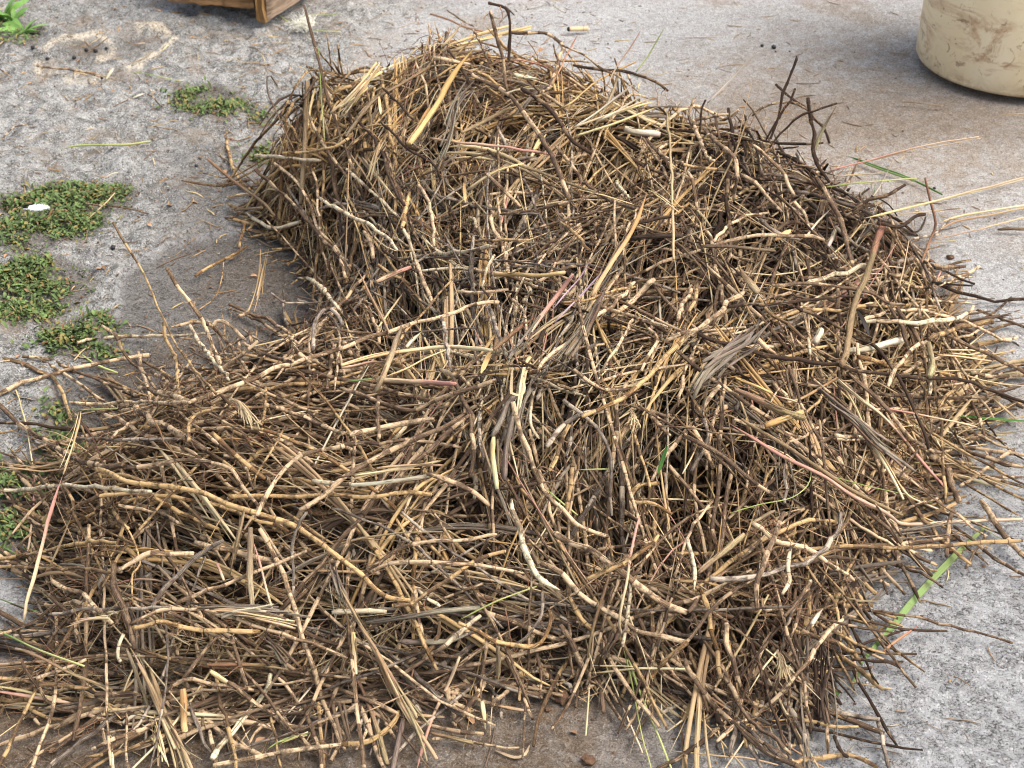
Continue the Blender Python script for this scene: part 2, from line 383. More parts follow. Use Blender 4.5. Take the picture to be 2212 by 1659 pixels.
def mat_ground():
    m, nt, b = newmat('weathered_concrete_ground'); N = NB(nt); P = N.pos()
    A = {k_: N.attr(k_) for k_ in ('rough', 'soil', 'agg', 'ring', 'dark', 'lowd', 'brown')}
    n_big = N.noise(P, 5, 5, .6); n_mid = N.noise(P, 26, 5, .68, .6); n_fine = N.noise(P, 150, 4, .75, 1.6); n_grit = N.noise(P, 420, 3, .7)
    vo = N.vor(P, 170); voc = N.vor(P, 240, out='Color')
    # smooth screed on the right
    base = N.mix(N.rng(n_big, .3, .7), (.36, .355, .345), (.46, .455, .445))
    base = N.mix(N.rng(n_mid, .4, .68, 0, .45), base, (.27, .245, .22))
    sp_ = N.m('ADD', N.m('MULTIPLY', n_fine, .6), N.m('MULTIPLY', n_grit, .4))
    base = N.mix(N.rng(sp_, .50, .61, 0, .7), base, (.70, .695, .68))
    base = N.mix(N.rng(sp_, .50, .40, 0, .75), base, (.14, .125, .11))
    base = N.mix(N.m('MULTIPLY', A['brown'], N.rng(n_mid, .3, .6, .25, .85)), base, N.mix(N.rng(sp_, .42, .6), (.20, .15, .11), (.42, .35, .275)))
    # rough weathered rock-like screed on the left
    rk = N.mix(N.rng(n_mid, .32, .66), (.13, .128, .12), (.40, .395, .375))
    rk = N.mix(N.rng(sp_, .50, .60, 0, .8), rk, (.58, .57, .545))
    rk = N.mix(N.rng(sp_, .49, .40, 0, .92), rk, (.06, .05, .035))
    rk = N.mix(N.rng(N.noise(P, 14, 4, .6, .5), .52, .68, 0, .6), rk, (.27, .21, .155))
    col = N.mix(A['rough'], base, rk)
    # bared aggregate
    ag = N.mix(N.rng(n_fine, .38, .53), (.12, .105, .09), (.48, .455, .42))
    ag = N.mix(N.rng(vo, .42, .25, 0, .8), ag, N.mix(.5, voc, (.62, .58, .53)))
    ag = N.mix(N.rng(N.noise(P, 55, 4, .7), .46, .57, 0, .9), ag, (.68, .665, .64))
    ag = N.mix(N.rng(n_grit, .45, .33, 0, .8), ag, (.06, .05, .045))
    hs = N.n('ShaderNodeHueSaturation'); hs.inputs['Saturation'].default_value = .22; nt.links.new(ag, hs.inputs['Color'])
    col = N.mix(N.m('MULTIPLY', A['agg'], N.rng(n_mid, .25, .5, .55, 1)), col, hs.outputs[0])
    col = N.mix(N.m('MULTIPLY', A['lowd'], .7), col, N.mix(N.rng(sp_, .42, .6), (.06, .052, .042), (.24, .215, .18)))
    col = N.mix(N.m('MULTIPLY', A['dark'], N.rng(n_mid, .3, .6, .3, .8)), col, (.10, .08, .062))
    sl = N.mix(N.rng(n_fine, .35, .65), (.088, .060, .038), (.20, .142, .092))
    sl = N.mix(N.rng(n_grit, .58, .68, 0, .7), sl, (.42, .36, .3))
    sl = N.mix(N.rng(n_mid, .55, .72, 0, .5), sl, (.3, .27, .24))
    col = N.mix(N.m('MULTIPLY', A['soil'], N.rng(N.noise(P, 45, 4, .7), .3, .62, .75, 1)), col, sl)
    col = N.mix(.12, col, (0, 0, 0))
    col = N.mix(N.m('MULTIPLY', A['ring'], N.m('MULTIPLY', N.rng(n_fine, .40, .52), .8)), col, (.66, .58, .45))
    nt.links.new(col, b.inputs['Base Color'])
    h = N.m('ADD', N.m('MULTIPLY', n_fine, N.m('ADD', .35, A['agg'])), N.m('MULTIPLY', n_grit, .3))
    h = N.m('ADD', h, N.m('MULTIPLY', n_mid, N.m('MULTIPLY', A['rough'], 1.6)))
    nt.links.new(N.bump(h, 1.0, .010), b.inputs['Normal']); b.inputs['Roughness'].default_value = .9
    return m
me = mesh_from('ground', np.stack([GXX, GYY, relief], -1).reshape(-1, 3), quads,
    {k_: ('FLOAT', v.ravel()) for k_, v in dict(rough=rough, soil=soil, agg=agg, ring=ring, dark=dark, lowd=lowd, brown=brown * near).items()}, mat_ground())
tag(link('ground', me), kind='structure')
del me

# small stones and crumbs lying loose on the ground
def lumps(n, XY, size, seed, flat=.6):
    r = np.random.default_rng(seed)
    o = np.array([(1,0,0),(-1,0,0),(0,1,0),(0,-1,0),(0,0,1),(0,0,-1)], float)
    f = np.array([(0,2,4),(2,1,4),(1,3,4),(3,0,4),(2,0,5),(1,2,5),(3,1,5),(0,3,5)])
    V = o[None] * (1 + r.uniform(-.35, .35, (n, 6, 1))); a = r.uniform(0, 6.28, n); c, s = np.cos(a), np.sin(a)
    X = V[..., 0] * c[:, None] - V[..., 1] * s[:, None]; Y = V[..., 0] * s[:, None] + V[..., 1] * c[:, None]
    sz = size[:, None]; z0 = ground_z(XY[:, 0], XY[:, 1])[:, None]
    V = np.stack([XY[:, :1] + X * sz, XY[:, 1:] + Y * sz * r.uniform(.6, 1, (n, 1)), z0 + (V[..., 2] * flat + flat * .6) * sz], -1)
    return V.reshape(-1, 3), (f[None] + np.arange(n)[:, None, None] * 6).reshape(-1, 3)
# ------------------------------------------------------------------ drum at the back right
def mat_drum():
    m, nt, b = newmat('stained_cream_plastic'); N = NB(nt); P = N.obj()
    n1 = N.noise(P, 6, 5, .65, .5); n2 = N.noise(P, 26, 5, .75, 1.2); n3 = N.noise(P, 90, 3, .7)
    sx = N.n('ShaderNodeSeparateXYZ'); nt.links.new(P, sx.inputs[0])
    col = N.mix(N.rng(n1, .35, .7), (.80, .66, .42), (.86, .75, .53))
    mps = N.n('ShaderNodeMapping'); mps.inputs['Scale'].default_value = (1, 1, 2.2); nt.links.new(P, mps.inputs[0])
    st = N.noise(mps.outputs[0], 9, 6, .75, 1.6)
    col = N.mix(N.m('MULTIPLY', N.rng(st, .47, .62, 0, .85), N.rng(n1, .36, .56, .25, 1)), col, N.mix(N.rng(n2, .4, .6), (.58, .38, .22), (.38, .21, .11)))
    col = N.mix(N.rng(n2, .60, .66, 0, .7), col, (.28, .18, .11))
    col = N.mix(N.rng(n3, .70, .74, 0, .8), col, (.12, .08, .05))
    low = N.rng(sx.outputs[2], .045, .0, 0, .55)
    col = N.mix(N.m('MULTIPLY', low, N.rng(n2, .3, .6)), col, (.36, .27, .16))
    nt.links.new(col, b.inputs['Base Color']); b.inputs['Roughness'].default_value = .5
    nt.links.new(N.bump(n2, .35, .002), b.inputs['Normal'])
    return m
def lathe(name, prof, seg, mat, parent=None):
    pr = np.array(prof); n = len(pr); th = np.arange(seg) / seg * 2 * np.pi
    V = np.stack([pr[:, None, 0] * np.cos(th), pr[:, None, 0] * np.sin(th), np.repeat(pr[:, None, 1], seg, 1)], -1).reshape(-1, 3)
    idx = np.arange(n * seg).reshape(n, seg); a, b = idx[:-1], idx[1:]
    q = np.stack([a, np.roll(a, -1, 1), np.roll(b, -1, 1), b], -1).reshape(-1, 4)
    return link(name, mesh_from(name, V, q, None, mat), parent)
bc = on_plane(2200, 134); 
M_DRUM = mat_drum()
e = tag(link('drum', None, None, tuple(bc)), 'stained cream plastic drum standing on the concrete at the back right', 'drum')
R0 = .1985 * 1.0
lathe('body', [(0, .004), (R0 - .012, .004), (R0 - .004, .007), (R0, .014), (R0 - .003, .2), (R0 - .008, .46), (R0 - .010, .5), (R0 - .018, .5), (R0 - .014, .2), (R0 - .014, .02), (0, .02)], 96, M_DRUM, e)
rim = lathe('rim', [(R0 - .011, .478), (R0 + .004, .482), (R0 + .007, .492), (R0 + .004, .502), (R0 - .009, .506), (R0 - .019, .5015)], 96, M_DRUM, e)

# ------------------------------------------------------------------ wooden crate at the back left
def mat_wood(name, tint, end=False):
    m, nt, b = newmat(name); N = NB(nt); P = N.obj()
    mp = N.n('ShaderNodeMapping'); mp.inputs['Scale'].default_value = (1.2, 14, 14) if not end else (18, 18, 3); nt.links.new(P, mp.inputs[0])
    g = N.noise(mp.outputs[0], 5, 6, .65, .5); g2 = N.noise(mp.outputs[0], 22, 4, .7); big = N.noise(P, 9, 4, .6, .4)
    d = tuple(x * .42 for x in tint)
    col = N.mix(N.rng(g, .34, .64), d, tint); col = N.mix(N.rng(g2, .52, .7, 0, .6), col, tuple(x * .32 for x in tint))
    col = N.mix(N.rng(big, .5, .7, 0, .5), col, (.24, .19, .15))
    if not end:
        kn = N.vor(P, 5.5); col = N.mix(N.rng(kn, .12, .05, 0, .85), col, (.05, .03, .02))
    nt.links.new(col, b.inputs['Base Color']); b.inputs['Roughness'].default_value = .8
    nt.links.new(N.bump(N.m('ADD', g, g2), .9, .004 if not end else .009), b.inputs['Normal'])
    return m
W_FRONT = mat_wood('brown_board_wood', (.40, .22, .10)); W_SIDE = mat_wood('grey_brown_board_wood', (.36, .26, .18)); W_END = mat_wood('rough_end_grain', (.52, .30, .12), True)
def plank(name, L, Hh, T, parent, loc, rz, mat, endmat=None, seed=0, label=None):
    """a sawn board: length along x, height z, thickness y, edges rounded and uneven"""
    r = np.random.default_rng(seed); nx = 40
    xs = np.linspace(0, L, nx); c = min(T, Hh) * .12
    sec = [(-T/2 + c, 0), (T/2 - c, 0), (T/2, c), (T/2, Hh * .5), (T/2, Hh - c), (T/2 - c, Hh), (-T/2 + c, Hh), (-T/2, Hh - c), (-T/2, Hh * .5), (-T/2, c)]
    V = []
    wob = np.convolve(r.normal(0, .0035, nx + 8), np.ones(5) / 5, 'same')[4:-4]; wob2 = np.convolve(r.normal(0, .0025, nx + 8), np.ones(5) / 5, 'same')[4:-4]
    for i, x in enumerate(xs):
        for (y, z) in sec:
            e_ = r.normal(0, .004) if i in (0, nx - 1) else 0
            V.append((x + e_, y + wob2[i] * .4 + r.normal(0, .0004), z + (wob[i] if z < Hh * .3 else 0) + r.normal(0, .0004)))
    V = np.array(V); k = len(sec); idx = np.arange(nx * k).reshape(nx, k); a, b = idx[:-1], idx[1:]
    q = np.stack([a, b, np.roll(b, -1, 1), np.roll(a, -1, 1)], -1).reshape(-1, 4)
    # ends: a ring inside, then the middle
    tr = []; Vl = list(map(tuple, V))
    for ring_, sgn in ((idx[0], -1), (idx[-1], 1)):
        m_ = V[ring_].mean(0); inner = []
        for s_ in (.72, .4):
            cur = []
            for j in ring_: 
                Vl.append(tuple(m_ + (V[j] - m_) * s_ + np.array([r.normal(0, .004), 0, 0]))); cur.append(len(Vl) - 1)
            inner.append(cur)
        Vl.append(tuple(m_)); ctr = len(Vl) - 1; rings = [list(ring_)] + inner
        for p_, q_ in zip(rings[:-1], rings[1:]):
            for j in range(k):
                j2 = (j + 1) % k; t = [(p_[j], p_[j2], q_[j2]), (p_[j], q_[j2], q_[j])]
                tr += t if sgn < 0 else [x[::-1] for x in t]
        for j in range(k): t = (rings[-1][j], rings[-1][(j + 1) % k], ctr); tr.append(t if sgn < 0 else t[::-1])
    me = mesh_from(name, np.array(Vl), q, None, mat, True, np.array(tr))
    if endmat:
        me.materials.append(endmat); mi = np.zeros(len(me.polygons), np.int32); mi[len(q):] = 1; me.polygons.foreach_set('material_index', mi)
    o = link(name, me, parent, loc); o.rotation_euler = (0, 0, rz)
    me.set_sharp_from_angle(angle=math.radians(40))
    if label: o['label'] = label
    return o
pa = on_plane(569, 57); pb = on_plane(655, 0)
dirs = (pb - pa)[:2]; ang_s = math.atan2(dirs[1], dirs[0])
crate = tag(link('wooden_crate', None, None, (float(pa[0]), float(pa[1]), 0)), 'weathered wooden crate with a rough sawn corner on the ground at the back left', 'crate')
Hc = .23; Ts = .024
plank('side_board', .62, Hc, Ts, crate, (-.004, .012, .004), ang_s, W_SIDE, W_END, 1, 'grey-brown side board with a rough orange end')
pc = on_plane(557, 24, .012); pd = on_plane(370, 8, .012)
dv_ = (pd - pc)[:2]; ang_f = math.atan2(dv_[1], dv_[0]); Lf = float(np.hypot(*dv_))
f0 = (float(pc[0] - pa[0]), float(pc[1] - pa[1] + .012), .014)
plank('front_board', Lf, Hc - .012, .022, crate, f0, ang_f, W_FRONT, W_END, 2, 'orange-brown front board with a dark knot')
far = (f0[0] + math.cos(ang_f) * (Lf - .015), f0[1] + math.sin(ang_f) * (Lf - .015))
plank('side_board', .5, Hc - .012, Ts, crate, (far[0] + .014 * math.cos(ang_s), far[1] + .014 * math.sin(ang_s), .014), ang_s, W_SIDE, W_END, 3)
bk = (-.004 + math.cos(ang_s) * .5, .012 + math.sin(ang_s) * .5)
plank('back_board', Lf, Hc - .012, .022, crate, (bk[0] - .016, bk[1], .014), ang_f, W_FRONT, W_END, 4)
for i in range(4):
    d_ = .05 + i * .11
    plank('base_slat', Lf - .05, .012, .085, crate, (f0[0] + math.cos(ang_s) * d_ - .02, f0[1] + math.sin(ang_s) * d_, .022), ang_f, W_FRONT, W_END, 10 + i)

# ------------------------------------------------------------------ weeds
def leaves(C, L, Wd, yaw, pitch, roll, fold=.25):
    """pointed leaves: 5 rings of 3 -> curved blade. all arrays (n,)"""
    t = np.array([0, .3, .6, .85, 1.0]); w = np.array([.18, .9, 1.0, .55, .06])
    n = len(L); dx = np.cos(yaw) * np.cos(pitch); dy = np.sin(yaw) * np.cos(pitch); dz = np.sin(pitch)
    D_ = np.stack([dx, dy, dz], -1); Sd = np.stack([-np.sin(yaw), np.cos(yaw), np.zeros(n)], -1); Up = np.cross(D_, Sd)
    Sd2 = Sd * np.cos(roll)[:, None] + Up * np.sin(roll)[:, None]; Up2 = np.cross(D_, Sd2)
    mid = C[:, None] + D_[:, None] * (t[None, :, None] * L[:, None, None]) - np.array([0, 0, 1]) * (t ** 2)[None, :, None] * (L * .25)[:, None, None]
    e_ = Sd2[:, None] * (w[None, :, None] * Wd[:, None, None] * .5); u_ = Up2[:, None] * (w[None, :, None] * Wd[:, None, None] * fold)
    V = np.stack([mid - e_ + u_, mid, mid + e_ + u_], 2)
    idx = np.arange(n * 15).reshape(n, 5, 3)
    a, b = idx[:, :-1, :-1], idx[:, 1:, :-1]
    q = np.stack([a, idx[:, :-1, 1:], idx[:, 1:, 1:], b], -1).reshape(-1, 4)
    tt = np.broadcast_to(t[None, :, None], (n, 5, 3)).ravel()
    return V.reshape(-1, 3), q, tt
def leaf_attrs(n, tt, cols, L):
    c = np.concatenate([cols, np.ones((n, 1))], 1)
    c2 = c.copy(); c2[:, :3] = c2[:, :3] * 1.25
    return {'len': ('FLOAT', tt * np.repeat(L, 15)), 'ang': ('FLOAT', np.tile(np.array([0, 1.5, 3.0]), n * 5)), 'rnd': ('FLOAT', np.repeat(rng.random(n), 15)),
            'tt': ('FLOAT', tt), 'bark': ('FLOAT_COLOR', np.repeat(c, 15, 0)), 'inner': ('FLOAT_COLOR', np.repeat(c2, 15, 0))}
def px_points(poly, n):
    P_ = np.array(poly, float); lo, hi = P_.min(0), P_.max(0); out = []
    g = on_plane(P_[:, 0], P_[:, 1])[:, :2]; lo, hi = g.min(0), g.max(0); out = np.zeros((0, 2))
    while len(out) < n:
        q = rng.uniform(lo, hi, (n * 2, 2)); q = q[inside(q[:, 0], q[:, 1], g)]
        q = q[fbm(q[:, 0] * 26, q[:, 1] * 26, 4, 91) > .48]; out = np.concatenate([out, q])
    return out[:n]
WL = ['small round patch of green weeds in the rough concrete near the back clump', 'tiny tuft of weeds touching the left edge of the back clump', 'wide weed patch with a white feather at the left edge', 
 'weed patch just below the feathered one at the left edge', 'small weed patch beside the dark slab, left of the long white-ended stalk', 'narrow weeds growing under stalk ends at the left edge of the pile',
 'dark weeds at the lower left edge under thin pink straws', 'sparse weeds under the left flank of the back clump', 'thin weeds at the far top left corner']
WN = [1100, 110, 3800, 3000, 1300, 800, 1700, 220, 300]
for w, lb, n in zip(WEEDS, WL, WN):
    q = px_points(w, n); q = q + rng.normal(0, 1, q.shape) * np.where(rng.random((n, 1)) < .3, .022, .006); z = ground_z(q[:, 0], q[:, 1])
    edge_d = np.clip(seg_dist(q[:, 0], q[:, 1], on_plane(np.array(w)[:, 0], np.array(w)[:, 1])[:, :2], True) / .05, .15, 1)
    cl = fbm(q[:, 0] * 30, q[:, 1] * 30, 2, 17)
    C_ = np.stack([q[:, 0], q[:, 1], z + rng.random(n) * .012 * edge_d * (.5 + cl)], -1)
    L = rng.uniform(.004, .0125, n) ; Wd = L * rng.uniform(.28, .55, n)
    big = rng.random(n) < .04; L = np.where(big, L * 2.2, L); Wd = np.where(big, Wd * .9, Wd)
    V, qd, tt = leaves(C_, L, Wd, rng.uniform(0, 6.28, n), rng.uniform(-.1, 1.1, n), rng.uniform(-.6, .6, n))
    base = np.array([.09, .135, .045]) * (1 + rng.uniform(-.4, .45, (n, 1))) * (.75 + .5 * cl[:, None])
    yl = rng.random((n, 1)) < .16; base = np.where(yl, np.array([.20, .17, .055]), base); br = rng.random((n, 1)) < .05; base = np.where(br, np.array([.2, .12, .06]), base)
    o = link('weed_patch', mesh_from('weed_patch', V, qd, leaf_attrs(n, tt, base, L), M_LEAF)); tag(o, lb, 'weeds', 'weed patches in the cracks of the concrete', 'stuff')
# leafy rosettes at the top left corner
def rosette(px, py, n, Lm, label, up=.5):
    c = on_plane(px, py); o = tag(link('weed_plant', None, None, (float(c[0]), float(c[1]), float(ground_z(c[0:1], c[1:2])[0]))), label, 'plant')
    for i in range(n):
        L = np.array([Lm * rng.uniform(.6, 1.15)]); 
        V, q, tt = leaves(np.zeros((1, 3)), L, L * .26, np.array([i * 2.4 + rng.normal(0, .2)]), np.array([rng.uniform(.1, up)]), np.array([rng.normal(0, .3)]), .18)
        g = np.array([[.12, .23, .055]]) * (1 + rng.uniform(-.25, .3))
        link('leaf', mesh_from('leaf', V, q, leaf_attrs(1, tt, g, L), M_LEAF), o)
rosette(48, 58, 13, .062, 'low green rosette weed with narrow pointed leaves at the top left')
rosette(5, 30, 12, .075, 'upright bright green weed cut by the left edge of the photo, beside the rosette', 1.2)
rosette(28, 38, 9, .05, 'smaller leafy weed squeezed between the two corner weeds', .9)

# ------------------------------------------------------------------ small things on the ground
def blob(name, px, py, r, mat, label, cat, seed, sq=(1, 1, .8), group=None, z=None, rough_=.12):
    c = on_plane(px, py); bpy_m = bpy.data.meshes.new(name)
    import bmesh
    bm = bmesh.new(); bmesh.ops.create_icosphere(bm, subdivisions=3, radius=1)
    from mathutils import noise as MN
    for v in bm.verts:
        k_ = 1 + rough_ * MN.noise(v.co * 1.7 + Vector((seed * 3.1, 0, 0))) * 2 + rough_ * .7 * MN.noise(v.co * 4.5 + Vector((seed, 0, 7)))
        v.co = Vector((v.co.x * sq[0], v.co.y * sq[1], v.co.z * sq[2])) * r * k_
    for f in bm.faces: f.smooth = True
    bm.to_mesh(bpy_m); bm.free(); bpy_m.materials.append(mat)
    z0 = float(ground_z(c[0:1], c[1:2])[0]) if z is None else z
    o = link(name, bpy_m, None, (float(c[0]), float(c[1]), z0 + r * sq[2] * .8)); o.rotation_euler = (0, 0, seed * 1.3)
    return tag(o, label, cat, group)
M_BERRY = plain('dried_black_berry', (.016, .016, .018), .5, 200, .5, .001, spec=.4)
BER = [(71,103,4.2,'first black dung pellet from the left, by the lime stained patch'),(101,119,3.8,'black dung pellet below the leftmost one, at the edge of the lime stained patch'),(159,117,4.2,'bluish-black dung pellet at the middle of the lime stained patch'),
 (185,96,4,'black dung pellet among dry brown bits in the stained patch'),(205,100,4.2,'black dung pellet under a leaning twig in the stained patch'),(228,92,3.2,'small black dung pellet right of the leaning twig'),(219,161,3,'tiny black dung pellet beside a white leaf bit below the stained patch'),
 (245,541,5.2,'round black dung pellet between the two large weed patches'),(423,353,3.3,'lone black dung pellet on the grey slab left of the back clump'),
 (1647,93,3.4,'smaller of two black pellets on the open concrete at the back'),(1672,97,4.8,'larger of two black pellets on the open concrete at the back'),(2019,400,3,'tiny dark pellet among pale straws at the right')]
for i, (x, y, r, lb) in enumerate(BER):
    dd = np.linalg.norm(on_plane(x, y) - C0); blob('dung_pellet', x, y, r / F * dd, M_BERRY, lb, 'pellet', i, (1, 1.15, .9), 'black dung pellets scattered on the concrete')
CL = [(1215,1502,17,'largest soil clod in front of the pile, with root bits'),(1272,1635,13,'lone brown soil clod near the bottom edge'),(1184,1524,6,'small crumb of soil beside the largest clod'),
 (2054,550,7,'reddish-brown crumb on the concrete right of the pile'),(2010,556,5,'smaller of two brown crumbs right of the pile, the left one'),(2063,1152,9,'dark soil crumb beside the wide green blade'),(2055,1180,7,'lower dark soil crumb beside the wide green blade'),
 (1930,560,6,'brown crumb near the right flank of the pile'),(1745,1180,20,'soil lump caught among roots at the right front'),(300,800,9,'brown crumb beside the arching stalks at left')]
for i, (x, y, r, lb) in enumerate(CL):
    if i in (7, 8, 9): continue
    dd = np.linalg.norm(on_plane(x, y) - C0); blob('soil_clod', x, y, r / F * dd, M_CLOD, lb, 'soil clod', i + 40, (1.15, 1, .65), 'soil clods fallen from the roots', None, .22)
# gravel crumbs and chaff, uncountable
def on_ground_rand(n, seed, box=(-1.2, 1.2, 1.15, 3.7)):
    r = np.random.default_rng(seed); return r.uniform((box[0], box[2]), (box[1], box[3]), (n, 2))
M_GRIT = plain('grey_grit', (.42, .40, .37), .9, 300, .5, .001, (.16, .14, .12))
q = on_ground_rand(9000, 5); gx_, gy_ = to_px(np.stack([q[:, 0], q[:, 1], q[:, 0] * 0], -1))
keep = np.random.default_rng(1).random(len(q)) < np.where((gx_ > 1700) & (gy_ > 800), .9, np.where(gx_ < 700, .6, .12)); q = q[keep]
V, t_ = lumps(len(q), q, np.random.default_rng(2).uniform(.0006, .0021, len(q)), 3)
tag(link('grit', mesh_from('grit', V, None, None, M_GRIT, False, t_)), 'fine grey grit strewn over the concrete', 'grit', None, 'stuff')
q = on_ground_rand(2600, 8); gx_, gy_ = to_px(np.stack([q[:, 0], q[:, 1], q[:, 0] * 0], -1))
keep = (seg_dist(gx_, gy_, OUT_PX, True) < 260) | (gx_ < 600); q = q[keep & ((gx_ < 1300) | (gy_ > 900) | (np.random.default_rng(4).random(len(q)) < .25))]
V, t_ = lumps(len(q), q, np.random.default_rng(6).uniform(.0008, .0030, len(q)), 9)
tag(link('soil_crumbs', mesh_from('soil_crumbs', V, None, None, M_CLOD, False, t_)), 'brown soil crumbs shaken from the roots', 'crumbs', None, 'stuff')
# feather, fluff, stub
c = on_plane(90, 493)
fe = tag(link('feather', None, None, (float(c[0]), float(c[1]), float(ground_z(c[0:1], c[1:2])[0]) + .030)), 'small white fluffy feather resting on green weeds at the left edge', 'feather')
n = 90; tpar = np.linspace(0, 1, n // 2)
side = np.repeat([1, -1], n // 2); tp = np.concatenate([tpar, tpar])
P_ = np.zeros((n, 7, 3)); s_ = np.linspace(0, 1, 7)
for i in range(n):
    L = .008 * math.sin(math.pi * min(1, .18 + tp[i] * .85)) + .002
    P_[i, :, 0] = -.017 + tp[i] * .034 + s_ * L * .5; P_[i, :, 1] = side[i] * s_ * L; P_[i, :, 2] = .004 * np.sin(s_ * 2) + rng.normal(0, .0008) * s_
V, qd, tr, an = tubes(P_, np.full((n, 7), .00045), 3)
M_WHITE = plain('white_down', (.82, .83, .84), .7, 200, .06, .0005)
link('barbs', mesh_from('barbs', V, qd, None, M_WHITE, True, tr), fe)['kind'] = 'stuff'
P_ = np.zeros((1, 8, 3)); P_[0, :, 0] = np.linspace(-.024, .018, 8); P_[0, :, 2] = .001
V, qd, tr, an = tubes(P_, np.linspace(.0009, .0003, 8)[None], 5); link('quill', mesh_from('quill', V, qd, None, M_WHITE, True, tr), fe)
c = on_plane(657, 62)
fl = tag(link('seed_fluff', None, None, (float(c[0]), float(c[1]), .004)), 'pale tuft of seed fluff lying on thin green stems by the crate', 'fluff')
n = 260; d_ = rng.normal(0, 1, (n, 3)); d_[:, 2] = np.abs(d_[:, 2]) * .7; d_ /= np.linalg.norm(d_, axis=1, keepdims=True)
s_ = np.linspace(0, 1, 6); Lf_ = rng.uniform(.008, .02, n)
P_ = d_[:, None] * (s_[None, :, None] * Lf_[:, None, None]) + rng.normal(0, .0012, (n, 6, 3)); P_ += rng.normal(0, .008, (n, 1, 3)) * np.array([1.0, 1.8, .8]); P_[..., 2] = np.abs(P_[..., 2]) + .001
V, qd, tr, an = tubes(P_, np.full((n, 6), .0005), 3); M_FLUFF = plain('seed_fluff', (.80, .78, .66), .8, 200, .1, .0005)
link('fibres', mesh_from('fibres', V, qd, None, M_FLUFF, True, tr), fl)['kind'] = 'stuff'
a3 = on_plane(1225, 63, .004); b3 = on_plane(1271, 62, .004)
st = tag(link('cut_stub', None, None, tuple(map(float, a3))), 'short cream cut piece of cane with a dark end, lying behind the pile', 'cane piece')
d3 = b3 - a3; 
M_STUB = plain('cream_cane', (.66, .48, .28), .5, 60, .15, .0006); M_DARKEND = plain('burnt_end', (.03, .028, .026), .9, 200, .5, .001)
s_ = np.linspace(.12, 1, 14); P_ = (d3[None] * s_[:, None])[None]; rad = .0046 * (1 + .1 * np.exp(-((s_ - .76) / .02) ** 2))[None]
V, qd, tr, an = tubes(P_, rad, 14); link('body', mesh_from('body', V, qd, None, M_STUB, True, tr), st)
s_ = np.linspace(0, .118, 4); P_ = (d3[None] * s_[:, None])[None]; V, qd, tr, an = tubes(P_, np.array([[.003, .0042, .0044, .0044]]), 12); link('dark_end', mesh_from('dark_end', V, qd, None, M_DARKEND, True, tr), st)
s_ = np.linspace(.755, .77, 3); P_ = (d3[None] * s_[:, None])[None]; V, qd, tr, an = tubes(P_, np.full((1, 3), .0052), 14); link('joint_ring', mesh_from('joint_ring', V, qd, None, M_CLOD, True, tr), st)
